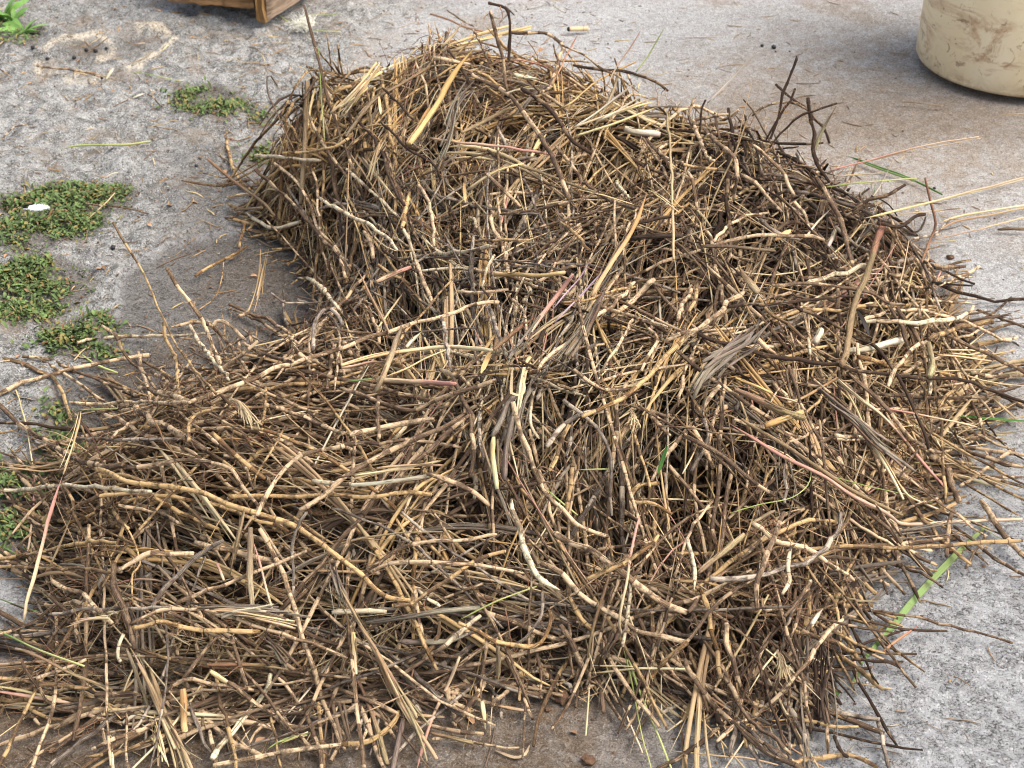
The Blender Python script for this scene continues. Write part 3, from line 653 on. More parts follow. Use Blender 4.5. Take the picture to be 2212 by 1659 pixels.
TRACES = '''
00 S 9 n: 2065,300 2080,600 2105,910
00 K 30 t: 1990,525 1975,900 1950,1320
00 R 20 o: 1465,880 1485,1000 1530,1130 1610,1230
00 K 24 t: 1340,1030 1520,1180 1700,1310 1780,1400
00 R 24 b h: 1650,1100 1850,1280 2000,1440 2100,1560 2200,1650 2270,1760
00 R 22 c: 1780,1055 1930,1180 2000,1300 2060,1480 2160,1580 2212,1680 2240,1800
00 R 18 c: 1985,1030 2050,1180 2060,1370 2090,1600 2120,1750
00 R 22 w: 1650,1010 1800,1015 1920,1030 2080,1040
00 R 20 o h: 1830,990 2000,985 2140,960 2260,900
00 R 24 w p: 1600,1375 1690,1440 1780,1475 1950,1435
00 R 24 w h: 2065,1285 2212,1370 2350,1440 2480,1520 2580,1620
00 R 18 o: 1600,1400 1570,1520 1545,1610
00 K 18 t: 1530,1360 1700,1345
00 R 22 c: 1470,1280 1620,1255
00 R 18 t: 1440,1210 1620,1165
00 R 17 t h: 725,1440 855,1650 960,1840 1050,2040 1110,2180 1190,2300 1290,2430 1400,2550
00 S 10 c g: 565,1445 680,1350 750,1285
00 R 12 b g: 550,1330 680,1355 830,1375 970,1385
00 S 14 n g: 390,990 650,965 830,940 980,930
00 R 12 b g: 250,475 400,485 560,500 655,530
00 S 14 w g: 665,1205 770,1170
00 S 12 t g: 1290,1195 1360,1215
00 S 9 t g: 850,300 940,290
00 S 9 c g: 1030,350 1090,290
00 L 16 w g: 860,635 900,618 935,605
00 L 22 w g: 690,515 710,480 735,440
00 R 9 b g: 960,640 1000,660 1050,700
00 R 8 b g: 740,725 860,660
00 R 9 b g: 0,480 75,520
00 R 9 b g: 25,930 90,860 180,825
00 R 8 b g: 580,385 640,330 700,270
00 S 6 n g: 850,500 1000,510 1180,528
00 S 6 n g: 2212,105 2090,125 1960,140
00 S 6 n g: 2000,210 2212,205
00 S 7 n g: 1800,130 1850,165 1900,190
00 S 8 y g: 1690,350 1720,420
10 R 24 b ah: 965,70 990,180 1030,310 1055,420 1070,530 1080,590
10 R 20 d a: 945,25 1060,50 1090,120 1090,205 1085,330 1090,400
10 R 11 d a: 1060,40 1120,100
10 K 11 r a: 575,90 700,130 800,175 960,215
10 R 11 b a: 680,60 760,120 860,170
10 S 15 c ah: 795,125 720,230 650,300
10 R 14 b: 850,190 900,280 950,390
10 R 22 b h: 1090,210 1200,215 1330,210 1400,260 1425,300 1410,400 1350,560 1300,600
10 S 11 r: 1540,210 1480,320 1400,480 1350,570
10 K 34 o hp: 850,320 780,410 700,520 600,700 520,820 440,930
10 R 28 c: 600,380 700,400 840,420
10 R 24 o: 880,455 960,515 1010,560
10 R 30 b h: 835,465 920,530 1050,600 1130,660 1240,820 1330,960 1400,1080 1480,1300
10 R 30 d h: 1170,575 1290,650 1400,780 1500,910 1620,990
10 R 26 w p: 1290,522 1200,500 1110,480
10 S 17 p: 1420,1010 1200,975 950,940 750,920 580,895
10 R 24 d h: 115,790 200,880 270,1000 310,1120 350,1250 410,1340
10 R 20 d h: 260,790 340,870 440,970 600,1070 640,1160
10 R 18 d h: 270,570 320,620 400,710 470,780
10 B 70 y h: 240,400 100,600 -20,740
10 K 26 t: 580,430 400,540 200,660 30,880
10 B 60 g: 860,530 740,680 690,900 570,1180
10 L 18 y: 245,640 250,700 257,755
10 R 20 c: 480,400 540,560 560,700
10 S 12 p ah: 1945,185 1870,310 1780,440 1720,560
10 S 11 n ah: 2095,180 1990,360 1910,470
10 R 22 d ah: 1500,420 1700,455 1850,460 1950,500 2060,545 2120,590
10 R 14 b a: 1430,290 1560,350 1680,440 1800,500 1930,600
10 S 16 y h: 2020,635 1800,720 1600,790 1500,830
10 S 14 w h: 1980,605 1830,690 1680,780
10 S 14 w h: 1915,530 1770,640 1640,740 1500,830
10 S 16 y h: 2050,690 1800,790 1520,880
10 S 12 y: 2020,660 1850,710 1660,790
10 S 12 c: 1850,590 1700,700 1600,770
10 K 18 o: 1910,400 1650,530 1500,660 1400,720
10 K 20 c: 1800,440 1760,600 1640,820
10 S 18 t h: 2105,710 2130,950 2145,1300 2155,1680
10 R 20 c: 2110,930 2065,970 2090,1015 2212,1060
10 K 40 w: 1830,830 1920,855 2070,875
10 R 22 b: 1950,900 2050,1030 2120,1180
10 R 24 b: 1390,940 1500,1090 1570,1180 1700,1280 1900,1350
10 K 20 t: 1150,1070 1300,1120 1480,1190 1700,1270 1900,1370
10 R 26 c h: 490,1200 545,1260 575,1350 590,1450 600,1600
10 R 26 o: 445,1250 410,1400 400,1480
10 R 30 b: 140,1500 190,1580 210,1680
10 R 24 w: 405,1480 440,1570 480,1670
10 R 18 c: 960,1265 1100,1245 1250,1255
10 R 20 b h: 1030,1390 1200,1370 1380,1330 1550,1290 1690,1220
10 K 12 t: 600,1430 730,1340 860,1240
10 R 22 o: 1420,1440 1520,1520 1615,1630
10 R 20 t: 800,1570 1000,1560 1220,1555
10 K 28 o hp: 1980,1260 1920,1420 1850,1560 1760,1690 1690,1800 1620,1920
10 B 30 y: 1960,1220 2070,1280 2212,1370
10 K 30 d: 1870,1550 2000,1530 2212,1530
10 R 24 d: 1900,1450 2050,1420 2212,1390
10 R 24 b: 930,1120 1020,1200 1160,1340
10 R 24 w: 1780,1180 1860,1285
10 L 22 o: 795,1200 800,1270 805,1330
10 B 40 c: 330,830 240,990 170,1180
10 K 22 y: 1180,1060 1000,1110 820,1230
10 K 24 t: 1100,690 960,770 780,860
10 K 30 o: 570,700 500,820 430,930
20 S 13 w ah: 510,305 400,420 280,550 160,670
20 R 18 d ah: 740,365 710,460 650,610 615,770 570,900
20 R 18 d ah: 600,545 680,620 730,660 800,700 850,770 910,820 950,930
20 R 16 d ah: 730,575 680,680 615,770 540,910
20 R 16 b ah: 450,750 530,690 640,665 730,675 810,715
20 R 16 d ah: 560,960 650,850 750,760 860,715 1000,670
20 R 26 d ah: 815,635 825,760 850,870 840,980 880,1090 950,1190
20 K 26 c ap: 1005,670 930,800 880,900 840,1020
20 R 30 b h: 150,850 230,930 330,1010 345,1150 335,1300
20 R 24 c: 60,780 110,900 150,1000 200,1050
20 K 14 t h: 420,770 340,990 240,1200 140,1450
20 R 26 c h: 460,940 560,1020 640,1100 680,1190 720,1270
20 R 22 t: 0,1070 150,1090 300,1110
20 R 20 b: 210,740 240,900
20 R 14 d a: 150,650 120,720 110,890
20 R 18 b a: 75,640 40,740 60,830
20 R 22 c: 80,770 300,740
20 R 34 b h: 860,1150 980,1330 1040,1480 1070,1640 1090,1710
20 S 11 p h: 940,1105 1150,1055 1400,985 1600,935 1920,885
20 S 9 y h: 960,1100 1200,1045 1450,985 1650,950 1930,895
20 S 9 n: 900,1220 1150,1185 1520,1155
20 S 12 D g: 1060,1030 1250,1100 1450,1170 1680,1280
20 S 12 G g: 1120,1060 1300,1125 1560,1215
20 S 15 y: 1180,1415 1400,1360 1800,1260 2212,1150 2330,1120
20 S 10 y: 1600,1310 1900,1240 2212,1160
20 S 15 y: 1660,1440 1850,1390 2212,1330 2330,1310
20 S 13 t: 1600,1530 1760,1440 1950,1400 2212,1350 2330,1330
20 S 10 c: 1610,1555 1900,1490 2212,1410 2320,1390
20 K 15 r h: 1570,1150 1600,1280 1640,1450 1600,1560 1550,1700
20 R 24 d h: 1440,1195 1320,1265 1200,1300 1100,1370
20 R 24 d h: 1570,1388 1500,1410 1430,1455 1260,1450
20 R 10 d: 1220,1270 1330,1320 1390,1400
20 S 10 g g: 1370,1040 1280,1220 1170,1380
20 S 8 G g: 1245,1200 1235,1400
20 S 10 t: 990,1140 1300,1120
20 S 8 t: 1400,1390 1600,1370 1800,1350
20 S 10 t: 1590,1575 1770,1558
20 K 40 r: 1300,1450 1260,1560 1220,1680
20 K 16 b g: 2040,1510 2120,1508 2240,1512
20 S 8 b g: 1385,683 1500,690 1690,712
20 S 8 b g: 1400,610 1490,600
20 S 7 t g: 2020,780 2100,770 2240,763
20 L 42 o: 600,1575 650,1540 700,1505
20 K 22 b h: 120,1595 330,1600 600,1625
20 R 22 c: 200,1560 300,1460 400,1400 560,1370
20 S 14 w: 960,1350 850,1470 800,1540
20 K 32 w: 985,1490 945,1600
20 R 26 b: 380,1130 480,1200 560,1290 640,1370
20 R 24 g: 500,1420 600,1500 760,1550
20 R 24 c: 720,1310 800,1400 830,1490
20 R 24 c: 30,1120 70,1220 90,1350
20 R 20 b: 1050,1400 1200,1340 1280,1310
01 R 28 c h: 1070,75 1130,160 1230,310 1330,470 1390,620 1420,700
01 R 24 b h: 1350,430 1420,500 1500,590 1600,740
01 R 26 w h: 1220,445 1290,560 1370,660 1490,810
01 R 22 t h: 1060,430 1080,540 1140,680 1155,890
01 R 22 b h: 660,455 750,510 800,620 870,700 950,770 1010,860
01 R 20 w h: 500,560 600,540 760,525 850,520 1000,520 1130,515 1400,505
01 R 22 o h: 1265,130 1330,85 1420,40 1500,0 1600,-60
01 R 9 o: 1450,40 1430,180 1380,280 1290,350
01 B 40 t h: 1725,-60 1690,150 1650,290 1610,390
01 R 28 w h: 1930,145 2010,150 2100,230 2160,300 2212,380
01 R 18 g: 1755,240 1830,290 1900,305 2090,300
01 R 24 b h: 1550,390 1620,375 1720,400 1830,470 1920,560
01 R 24 c: 1370,470 1420,420 1500,460 1590,540
01 R 20 b: 1110,460 1230,430 1370,430
01 R 26 b: 1620,490 1650,600 1760,650 1900,690
01 R 28 g h: 2030,620 2045,440 2100,350 2170,370 2230,450
01 R 26 t m: 0,660 130,690 250,740 340,790 400,870 430,960 460,1060
01 R 28 c m: -60,910 130,840 300,780 450,740 600,710 800,660 970,640
01 R 22 b: 150,650 300,665 450,730 600,790 760,850 900,900
01 S 14 n: 440,550 520,630 640,710 760,760
01 R 36 b m: -60,900 100,1070 200,1150 330,1220 450,1290 600,1350 800,1380
01 R 20 c h: 450,950 650,960 860,945 1050,950 1230,950
01 R 28 c h: 1230,945 1350,905 1500,850 1650,790 1800,720 1950,680 2212,600 2380,530 2530,480 2680,435 2860,395 2960,360 3030,320 3130,298 3230,300
01 R 34 c: 900,850 1030,880 1150,920 1250,960
01 R 46 b: 850,970 930,1020 1050,1090 1170,1160 1260,1210 1340,1260
01 R 24 t h: 1220,1200 1220,1100 1260,1040 1380,1000 1490,985
01 S 12 y h: 90,820 130,950 170,1100 200,1280 225,1420
01 S 17 p h: 225,1420 215,1659 190,1850 160,2080
01 B 34 y h: 530,980 500,1100 440,1300 400,1420
01 S 30 p h: 400,1420 330,1659 270,1890 190,2180 150,2360
01 S 13 n: 500,1000 600,995 760,990
01 R 22 g: 500,1190 700,1185 880,1190 1180,1185
01 R 22 c: 720,1180 820,1100 930,1040
01 F 90 w h: 1480,925 1560,960 1630,1110
01 R 32 o h: 1370,1145 1450,1220 1560,1310 1640,1380 1720,1440
01 R 42 o h: 640,1380 750,1420 850,1470 1000,1490 1100,1490 1250,1520 1400,1570 1500,1610 1640,1659 1850,1730 2000,1820 2150,1920 2212,1960 2342,2060 2442,2160 2542,2210 2672,2230
01 R 30 b h: 820,1370 1000,1360 1200,1330 1380,1340 1500,1400 1580,1500 1660,1600 1740,1670
01 R 26 w m: -60,1530 200,1510 430,1495 600,1495 800,1515 970,1525
01 R 28 t: 440,1659 560,1600 700,1545 850,1540 1000,1550
01 R 26 c: 770,1610 900,1640 1000,1665
01 R 32 c h: 1660,1690 1740,1530 1800,1430 1880,1340 1990,1280 2230,1225
01 R 32 w: 2020,1455 2110,1470 2212,1480 2290,1480
01 R 30 b h: 1720,960 1850,1000 1960,1040 2080,1090 2240,1150
01 R 36 b h: 1940,1640 2080,1560 2212,1450 2392,1330 2572,1240 2772,1150 2912,1090 3012,1020
01 R 14 t h: 1860,1090 1780,1230 1730,1300 1660,1430 1650,1500
01 R 32 o: 1480,1560 1800,1560 2000,1560 2212,1545 2400,1560 2600,1540 2800,1550
01 R 20 o: 1725,850 1720,960 1700,1100
01 R 24 b: 1480,320 1560,350 1640,400
01 R 30 c: 1900,560 1940,630 2020,690
01 R 24 b: 980,740 1060,800 1140,860
01 R 22 b: 1110,650 1200,720 1290,790 1330,860
11 K 24 y h: 0,705 200,650 400,615 650,590 800,595 980,612
11 S 22 p: 300,680 160,695 0,720
11 S 12 y: 280,780 420,730 550,660 680,610
11 K 28 p h: 740,830 600,820 400,810 230,800
11 S 13 G: 0,815 100,805 200,795
11 K 36 c hp: 400,430 350,570 300,710 260,810 210,900
11 R 24 b h: 240,910 240,1050 245,1180
11 R 36 b h: 0,860 130,900 250,950 350,980 450,990 600,940 800,870 1000,800
11 R 36 c h: 50,1160 220,1120 420,1080 600,1055
11 R 36 b h: 720,790 770,890 820,1000 850,1110 870,1200 870,1310 840,1430
11 K 34 g h: 1130,900 1080,960 1040,1060 980,1170
11 L 22 c h: 1110,740 1100,880 1108,912 1165,920 1185,880 1175,790
11 R 34 c h: 1120,950 1140,1060 1170,1160 1200,1260 1240,1370 1280,1480 1340,1560 1440,1650 1530,1739 1620,1780 1720,1810
11 R 22 w h: 1250,880 1230,1000 1240,1120 1280,1180
11 K 36 g h: 1120,1040 1080,1180 1060,1300 1060,1450
11 R 36 o h: 2240,500 2130,620 2060,700 2000,770 1900,850 1820,920 1700,980 1560,1040
11 R 34 c h: 2025,155 1920,255 1850,320 1740,400
11 R 24 c h: 1760,380 1870,390 1980,420 2110,460
11 R 26 c h: 1890,400 1840,500 1780,600 1720,690 1680,760
11 R 28 c h: 1910,170 1780,300 1640,400 1520,510 1410,600 1310,680 1270,740
11 R 22 o h: 1440,300 1550,290 1650,270 1760,230 1900,190
11 R 22 c h: 1990,470 2050,540 1990,640 1940,740
11 S 12 v h: 1610,40 1540,150 1440,260 1370,340
11 S 18 v h: 1720,80 1620,180 1500,310 1380,430
11 K 30 p: 1500,120 1400,250 1300,380 1230,480 1170,600
11 B 70 g: 1720,220 1600,420 1480,600 1400,710
11 B 60 g: 1290,420 1170,560 1110,660
11 K 26 r hp: 1250,400 1150,470 1050,550 990,610
11 S 14 r h: 1065,450 1110,590 1145,690
11 L 36 o h: 965,640 940,700 905,780
11 K 28 w p: 525,490 470,540 420,590
11 R 16 d h: 1040,710 1150,715 1240,715
11 R 18 c h: 1115,280 1170,340 1195,440 1195,540
11 R 28 g h: 960,320 990,430 1030,530 1070,640
11 R 28 g h: 650,400 680,520 690,640 710,740
11 R 30 c: 640,740 740,770 830,830
11 R 26 c h: 480,20 520,120 560,230 590,300
11 R 24 w: 1000,0 950,80 910,200
11 K 30 o h: 990,120 1150,120 1300,125 1450,105
11 R 28 t: 240,50 340,120 450,190
11 S 18 t h: 100,80 170,220 270,410 310,500
11 S 14 c: 400,240 330,340 240,460
11 K 24 p h: 450,70 340,115 230,165
11 R 26 b: 0,480 100,490 200,495
11 F 60 w h: 1890,1010 1900,1060 1900,1120
11 R 36 g: 1330,1240 1430,1110 1560,1030 1700,1010
11 R 30 t: 1480,1080 1420,1220 1380,1330 1340,1400
11 R 26 g h: 1440,930 1560,1030 1680,1140 1740,1260 1750,1400 1740,1500 1755,1680
11 R 20 t h: 1890,1100 1920,1230 1950,1330 1990,1480 1980,1680
11 R 20 b h: 1860,860 1960,990 2100,1080 2240,1160
11 R 28 o h: 2060,1475 1930,1490 1870,1560 1910,1600 2020,1600 2140,1670
11 K 30 y h: 985,1170 980,1300 1010,1510
11 K 16 c h: 905,1190 950,1330 990,1430
11 K 14 c h: 1010,1190 1020,1400
11 B 50 c h: 700,1330 500,1360 200,1400 0,1440
11 K 26 w: 580,1425 400,1450 180,1480 0,1485
11 R 36 b h: 560,1400 700,1450 850,1530 960,1620
11 R 26 b: 0,1220 200,1210 450,1200 650,1210 780,1240
11 R 30 t: 1500,1350 1480,1500 1460,1680
11 S 10 n: 1520,1385 1740,1380
11 L 26 D: 2110,1250 2080,1340 2050,1430
11 S 14 n: 1320,1500 1430,1600 1530,1680
11 R 26 b: 1550,60 1400,100 1250,170
11 R 28 t: 150,200 220,320 300,450
11 R 24 c: 750,230 900,235 1080,215
11 R 28 b: 1500,740 1600,820 1720,860 1850,865
21 K 46 t h: 1240,-20 1180,150 1120,300 1080,480 1060,640 1030,700
21 R 24 b h: 580,190 800,180 1000,195 1200,240 1330,300 1440,320
21 R 30 w: 800,185 900,150 1040,110 1190,60
21 R 20 d h: 300,330 500,310 700,300 900,275 1100,265 1200,270
21 R 24 d h: 740,330 850,380 1000,450 1130,530 1250,590 1340,700 1420,820 1490,970 1560,1130 1590,1250
21 R 26 d h: 100,500 250,570 420,610 560,650 750,670 950,700 1100,740 1300,760 1500,790 1800,800 2000,870 2212,950 2330,980
21 K 22 p h: 1700,1500 1550,1330 1420,1170 1280,1020 1130,910 1000,800
21 R 30 b h: 1080,760 1200,870 1310,980 1400,1090 1500,1200 1600,1250 1680,1270
21 K 26 t h: 380,1060 600,1190 850,1350 1050,1490 1250,1600 1420,1680
21 S 24 p h: 300,1080 450,1180 650,1300 900,1420 1100,1550 1310,1659 1430,1739 1700,1729 2000,1714 2200,1705
21 S 10 n h: 650,1300 880,1400 1190,1490 1500,1560 1750,1659 2080,1840
21 K 20 y h: 1060,870 1130,1000 1190,1150 1280,1300 1360,1440 1430,1580
21 S 12 y h: 1190,1180 1300,1300 1440,1530 1560,1600 1750,1680
21 R 24 b h: 690,710 730,850 790,1000 850,1130 930,1250
21 K 24 o h: 340,790 470,840 580,890
21 S 15 p h: 580,890 660,920 740,945
21 K 48 t h: 350,870 500,930 640,1000 790,1050
21 K 26 o: 1000,790 900,850 760,930 680,950
21 B 80 g h: 540,420 420,540 280,630 150,740 60,870 10,960
21 B 44 g: 550,550 400,630 260,720 170,830
21 R 36 c h: 400,230 300,300 240,370 130,450 0,515 -120,560
21 K 50 t hp: 360,60 430,160 490,240
21 R 28 t h: 490,270 560,370 680,450 790,540
21 K 44 w: 860,560 900,480
21 R 24 w h: 810,530 825,640
21 K 40 w: 1080,610 1200,600 1320,570 1420,545
21 R 30 w ph: 1905,345 1800,390 1650,420 1400,425 1150,430
21 R 16 d h: 2130,265 2050,340 1950,400
21 R 34 t: 2010,420 1850,450 1700,500 1580,550
21 R 28 b: 1390,330 1450,420 1520,520 1560,600
21 K 46 c h: 1590,560 1620,680 1600,790
21 R 24 w: 1600,790 1600,900
21 S 12 y: 1700,605 1930,615
21 S 12 y: 1720,630 1960,650
21 S 10 y: 1650,640 1820,655 2000,680
21 S 10 y: 1880,490 1960,590 2060,660
21 K 28 c: 1870,760 2000,720 2240,672
21 K 24 c: 1960,830 2100,765 2240,760
21 R 18 b: 1900,345 2050,400 2240,470
21 R 20 d: 1560,35 1700,100 1890,185
21 K 20 k: 1620,170 1760,185 1880,195
21 S 17 p h: 1210,970 1450,1010 1650,1050 1910,1110
21 L 20 D: 1790,1055 1880,1060 2050,1075 2240,1087
21 R 48 b: 1600,1270 1690,1370 1750,1480 1800,1600
21 R 38 b: 1360,1400 1500,1470 1620,1540 1700,1560
21 R 26 b h: 2150,1250 2010,1340 1900,1430 1800,1490
21 B 50 g: 1720,1110 1800,1240 1870,1380 1900,1440
21 K 22 y: 1700,1410 1850,1440 2000,1485
21 K 22 c: 1500,1340 1700,1345 2010,1385
21 R 13 d: 1870,950 1980,1100 2100,1240 2240,1345
21 R 30 b h: 0,1150 130,1220 250,1290 370,1390 480,1480 600,1560
21 R 34 c h: 240,840 190,900 140,980 120,1020
21 K 36 o h: 540,1100 650,1060 780,1010
21 R 30 w h: 980,1160 1080,1170 1190,1185
21 R 34 c: 60,1100 140,1250 205,1375
21 R 26 g: 150,1050 170,1150 130,1270 60,1400
21 S 12 y: 100,1220 50,1320 0,1410
21 B 70 g h: 870,880 1000,980 1130,1080 1250,1200 1400,1310 1490,1380
21 L 30 k h: 1130,370 1170,440 1205,530
21 S 12 n h: 300,1670 500,1610 700,1570 800,1500 830,1430 830,1370
21 R 24 g h: 650,1340 670,1450 665,1600
21 R 36 c: 470,520 540,600 650,680
21 R 30 o: 1140,650 1250,680 1380,720 1480,650
21 R 26 t: 1650,980 1720,900 1800,840
21 R 30 c: 60,220 0,330 -40,420
21 R 26 t: 100,180 90,280 40,360
21 R 28 b: 1000,210 1010,330 1030,450
02 R 44 b h: 740,330 750,500 800,640 850,780 870,880
02 B 70 t h: 860,860 950,1050 1050,1300 1150,1500 1240,1720
02 K 20 c h: 820,880 880,1040 950,1230 990,1390
02 R 34 c h: 760,380 860,320 950,280 1100,265 1260,270
02 R 36 c h: 330,440 420,500 530,530 600,590 660,640 740,720
02 R 24 g h: 310,670 500,640 650,630 800,625 950,625 1100,620
02 B 44 w h: 420,745 550,700 660,675 770,655
02 R 24 w: 550,655 660,650 770,655
02 R 26 c h: 850,730 950,680 1060,640 1200,630 1350,640 1500,680 1700,750 1850,800 2060,870 2250,950
02 R 34 o h: 860,760 960,740 1040,710 1150,740 1300,765 1500,770 1690,770
02 R 24 w h: 800,790 765,850 755,920 780,970
02 R 26 b: 1180,1090 1260,980 1340,880 1420,800
02 R 30 c h: 1140,590 1300,530 1430,480 1600,410 1800,330 2020,245
02 R 34 g h: 970,640 1060,500 1150,420 1240,330 1340,250 1450,180
02 B 66 w h: 1280,640 1500,640 1700,670 1930,710
02 B 50 g h: 1280,620 1600,620 1850,660 2080,705
02 R 34 c: 1260,195 1340,220 1480,240 1600,270 1740,310 1850,330
02 S 18 p h: 1640,180 1690,350 1730,520 1770,640
02 K 17 p h: 1405,330 1430,390 1452,445
02 K 32 t hp: 1490,390 1540,180 1580,0
02 K 40 c h: 1620,100 1620,350 1635,620
02 R 34 c h: 1680,100 1750,220 1820,350 1880,520 1930,680 1970,830 2030,1000 2070,1150 2130,1330 2230,1540
02 R 24 g h: 1990,0 1920,120 1890,250 1900,420 1890,640
02 R 13 o h: 800,65 850,150 880,230 905,340 860,400 855,500 865,600
02 R 26 b: 480,670 500,760 520,850
02 R 24 b: 320,540 380,600 430,640
02 R 28 b h: 140,950 170,1030 260,1150 320,1230 390,1285
02 R 24 c h: 240,1085 350,1040 460,1000 560,950
02 R 30 t m: -60,1070 200,1100 400,1130 600,1150
02 S 24 p m: -60,1155 200,1200 450,1240
02 S 16 y m: -60,1125 150,1160 400,1220
02 S 15 t m: -60,1265 200,1240 400,1260
02 K 20 t h: 145,890 300,960 450,1040 600,1100 730,1150
02 S 14 n m: -60,740 150,850 370,940 550,1000
02 R 24 t m: -60,358 150,355 350,370 550,370 720,390
02 R 28 o m: -60,320 150,280 300,250 450,215 600,195 760,190
02 K 18 t hp: 465,20 390,200 320,360
02 R 20 b m: 130,1680 260,1560 400,1480 540,1380 680,1290 750,1250
02 K 26 w m: 795,1370 900,1300 960,1260
02 K 42 o m: 1190,1150 1190,1300 1200,1450
02 R 28 g m: 1230,1240 1270,1380 1320,1500 1370,1560
02 R 38 w h: 1370,1610 1430,1500 1540,1390 1650,1250 1740,1150 1760,1060
02 R 34 c m: 1380,1640 1600,1600 1800,1565 2000,1545 2240,1510
02 R 22 b m: 1050,1210 1150,1310 1250,1400
02 R 30 b h: 1980,1000 1980,1300 2060,1500 2090,1700
02 R 26 t h: 2050,1150 2080,1400 2095,1700
02 R 30 b m: 1470,1100 1600,1200 1750,1310 1880,1390 1970,1385
02 K 28 y: 1360,1030 1480,1110 1620,1210
02 R 28 b: 1060,1180 1200,1090 1340,1100 1500,1130 1650,1160
02 R 36 b: 630,1190 800,1190 920,1190
02 K 24 r: 1340,990 1600,990 1810,1000
02 B 54 y m: 990,1310 1030,1500 1070,1680
02 R 28 w mp: 722,1540 722,1600 728,1680
02 B 40 n m: 1720,1540 1850,1470 2040,1400
02 R 26 b: 1500,800 1540,930 1560,1020 1600,1130
02 B 60 b: 1700,800 1800,880 1880,1010
02 B 60 g h: 2120,300 2180,450 2230,600
02 R 26 t m: 200,1280 340,1340 440,1350
02 R 26 c: 470,570 520,590 600,620
12 B 70 t h: -30,500 80,690 170,840 270,1000 350,1150 430,1280 530,1450 660,1720
12 R 28 c h: 135,400 200,340 330,270 450,220 620,190 800,180 1010,150
12 R 32 c h: 180,390 300,340 450,320 620,320 800,335 1000,360 1180,400
12 R 30 t h: 330,620 480,590 600,500 720,420 830,340 960,280 1060,250
12 R 34 w h: -60,650 150,645 290,650
12 R 40 w hp: 1420,500 1290,420 1230,320 1190,220 1150,100 1110,0 1100,-80
12 K 30 g: 160,720 400,680 600,650 900,620
12 R 44 c h: 1380,150 1500,210 1620,250 1750,340 1900,440 2050,560 2240,650
12 R 36 c: 1300,330 1420,390 1530,500 1650,600 1800,690 1950,770 2240,845
12 K 22 t h: 1740,400 1690,560 1630,760 1600,950 1590,1070
12 S 12 c h: 1635,780 1610,1100 1585,1450
12 S 12 y m: 1640,800 1720,1000 1830,1270 1950,1560
12 S 16 n m: 1830,880 1880,1100 1940,1400 2015,1690
12 S 16 n m: 1840,890 1930,1150 2040,1420 2150,1690
12 R 26 w h: 1875,450 1865,600 1835,780 1825,870
12 S 18 p h: 1940,0 1880,250 1850,450 1800,700 1820,800
12 R 24 g h: 1300,500 1310,620 1270,730 1180,820 1130,850
12 R 30 o h: 760,710 880,760 1000,830 1130,860 1230,880 1310,830 1350,720 1350,640
12 R 34 w h: 900,670 820,740 730,810 660,870 600,910
12 S 12 n h: 770,700 950,600 1100,540 1265,480
12 R 16 b h: 1240,380 1215,700 1210,1000 1195,1250 1170,1600
12 R 24 b m: 1270,900 1290,1050 1295,1190
12 R 26 b m: 930,830 915,1000 905,1150 920,1230
12 K 32 y mp: 932,1405 925,1330 910,1230
12 K 28 c h: 1010,870 1020,980 1015,1080
12 R 24 b m: 1060,940 1130,1080 1190,1220 1240,1340
12 K 34 b m: 1665,1060 1690,1200 1700,1300
12 S 22 p h: 480,1680 560,1420 620,1270 700,1100 770,940
12 R 34 o m: 0,1520 150,1500 280,1430 350,1350 370,1290
12 R 18 c g: 590,1500 730,1490 900,1530 1050,1550 1160,1550
12 K 24 t m: 580,1430 700,1460 850,1500
12 L 20 c g: 1000,1545 1120,1590 1190,1570 1220,1510
12 R 24 b: 380,1060 500,980 600,900
12 K 34 y: 75,780 85,900 90,1050
12 K 34 g m: 400,1340 370,1480 330,1680
12 K 34 t h: 100,1080 170,1230 230,1400 300,1640
12 R 44 b: 1420,730 1500,850 1560,1000 1600,1060
12 R 30 o: 1470,540 1530,660 1620,770
12 K 44 g: 390,840 550,840 680,840
12 R 34 o h: 2240,850 2100,970 2000,1080
12 S 18 y: 1600,1050 1800,1020 2050,1010 2240,1020
12 S 12 y: 1620,995 1900,1000
12 R 20 b m: 1990,1100 2010,1240 2020,1380
12 R 30 o h: 1590,430 1720,380 1850,320 1980,230 2050,150
12 R 28 b: 1860,720 1900,830 1980,940 2080,1040 2240,1150
12 R 30 t: 540,960 620,830 640,700
12 R 26 c: 480,500 500,650 530,800
12 B 60 b: 1660,1000 1720,880 1800,720
12 R 24 w: 640,620 560,560 500,500
22 L 46 G g: 1970,90 1850,200 1700,350 1560,500 1440,640 1330,780 1230,890 1150,990
22 L 26 G g: 1150,1000 1130,1060 1090,1130
22 L 30 D g: 1020,1160 985,1185 950,1205
22 R 18 b m: 1150,630 1280,650 1420,665 1600,700 1800,755 1980,800 2140,850
22 R 32 c h: 450,70 530,130 610,190 720,220 830,255 920,310 1020,380 1100,440
22 K 22 c h: 600,-10 540,20 455,68
22 R 34 g h: 180,430 400,430 560,400 720,350 850,290 940,220 990,130 1030,0
22 R 36 b h: 660,0 600,140 550,250 500,380 480,500 480,640
22 K 34 c h: 100,390 200,310 310,220 400,140
22 R 34 w hp: 70,505 75,400 60,280 30,170
22 R 30 c h: 1040,700 950,770 880,860 820,960 720,1070 640,1170 540,1270 420,1340 320,1400 220,1490
22 R 32 o: 120,500 170,650 210,850 230,980 250,1080
22 R 34 b h: 280,730 300,880 340,1020 370,1130
22 R 30 c h: 270,1080 330,1150 370,1240 410,1330
22 R 36 b h: 30,950 60,1060 150,1200 280,1330 430,1460 560,1560 700,1640 790,1690
22 R 34 t g: 700,1665 850,1620 1050,1600 1150,1620 1260,1675
22 R 24 d m: 980,1450 1030,1560 1070,1590
22 R 26 t m: 690,1320 830,1360 1000,1390 1140,1390
22 R 30 g g: 1270,1390 1290,1510 1335,1690
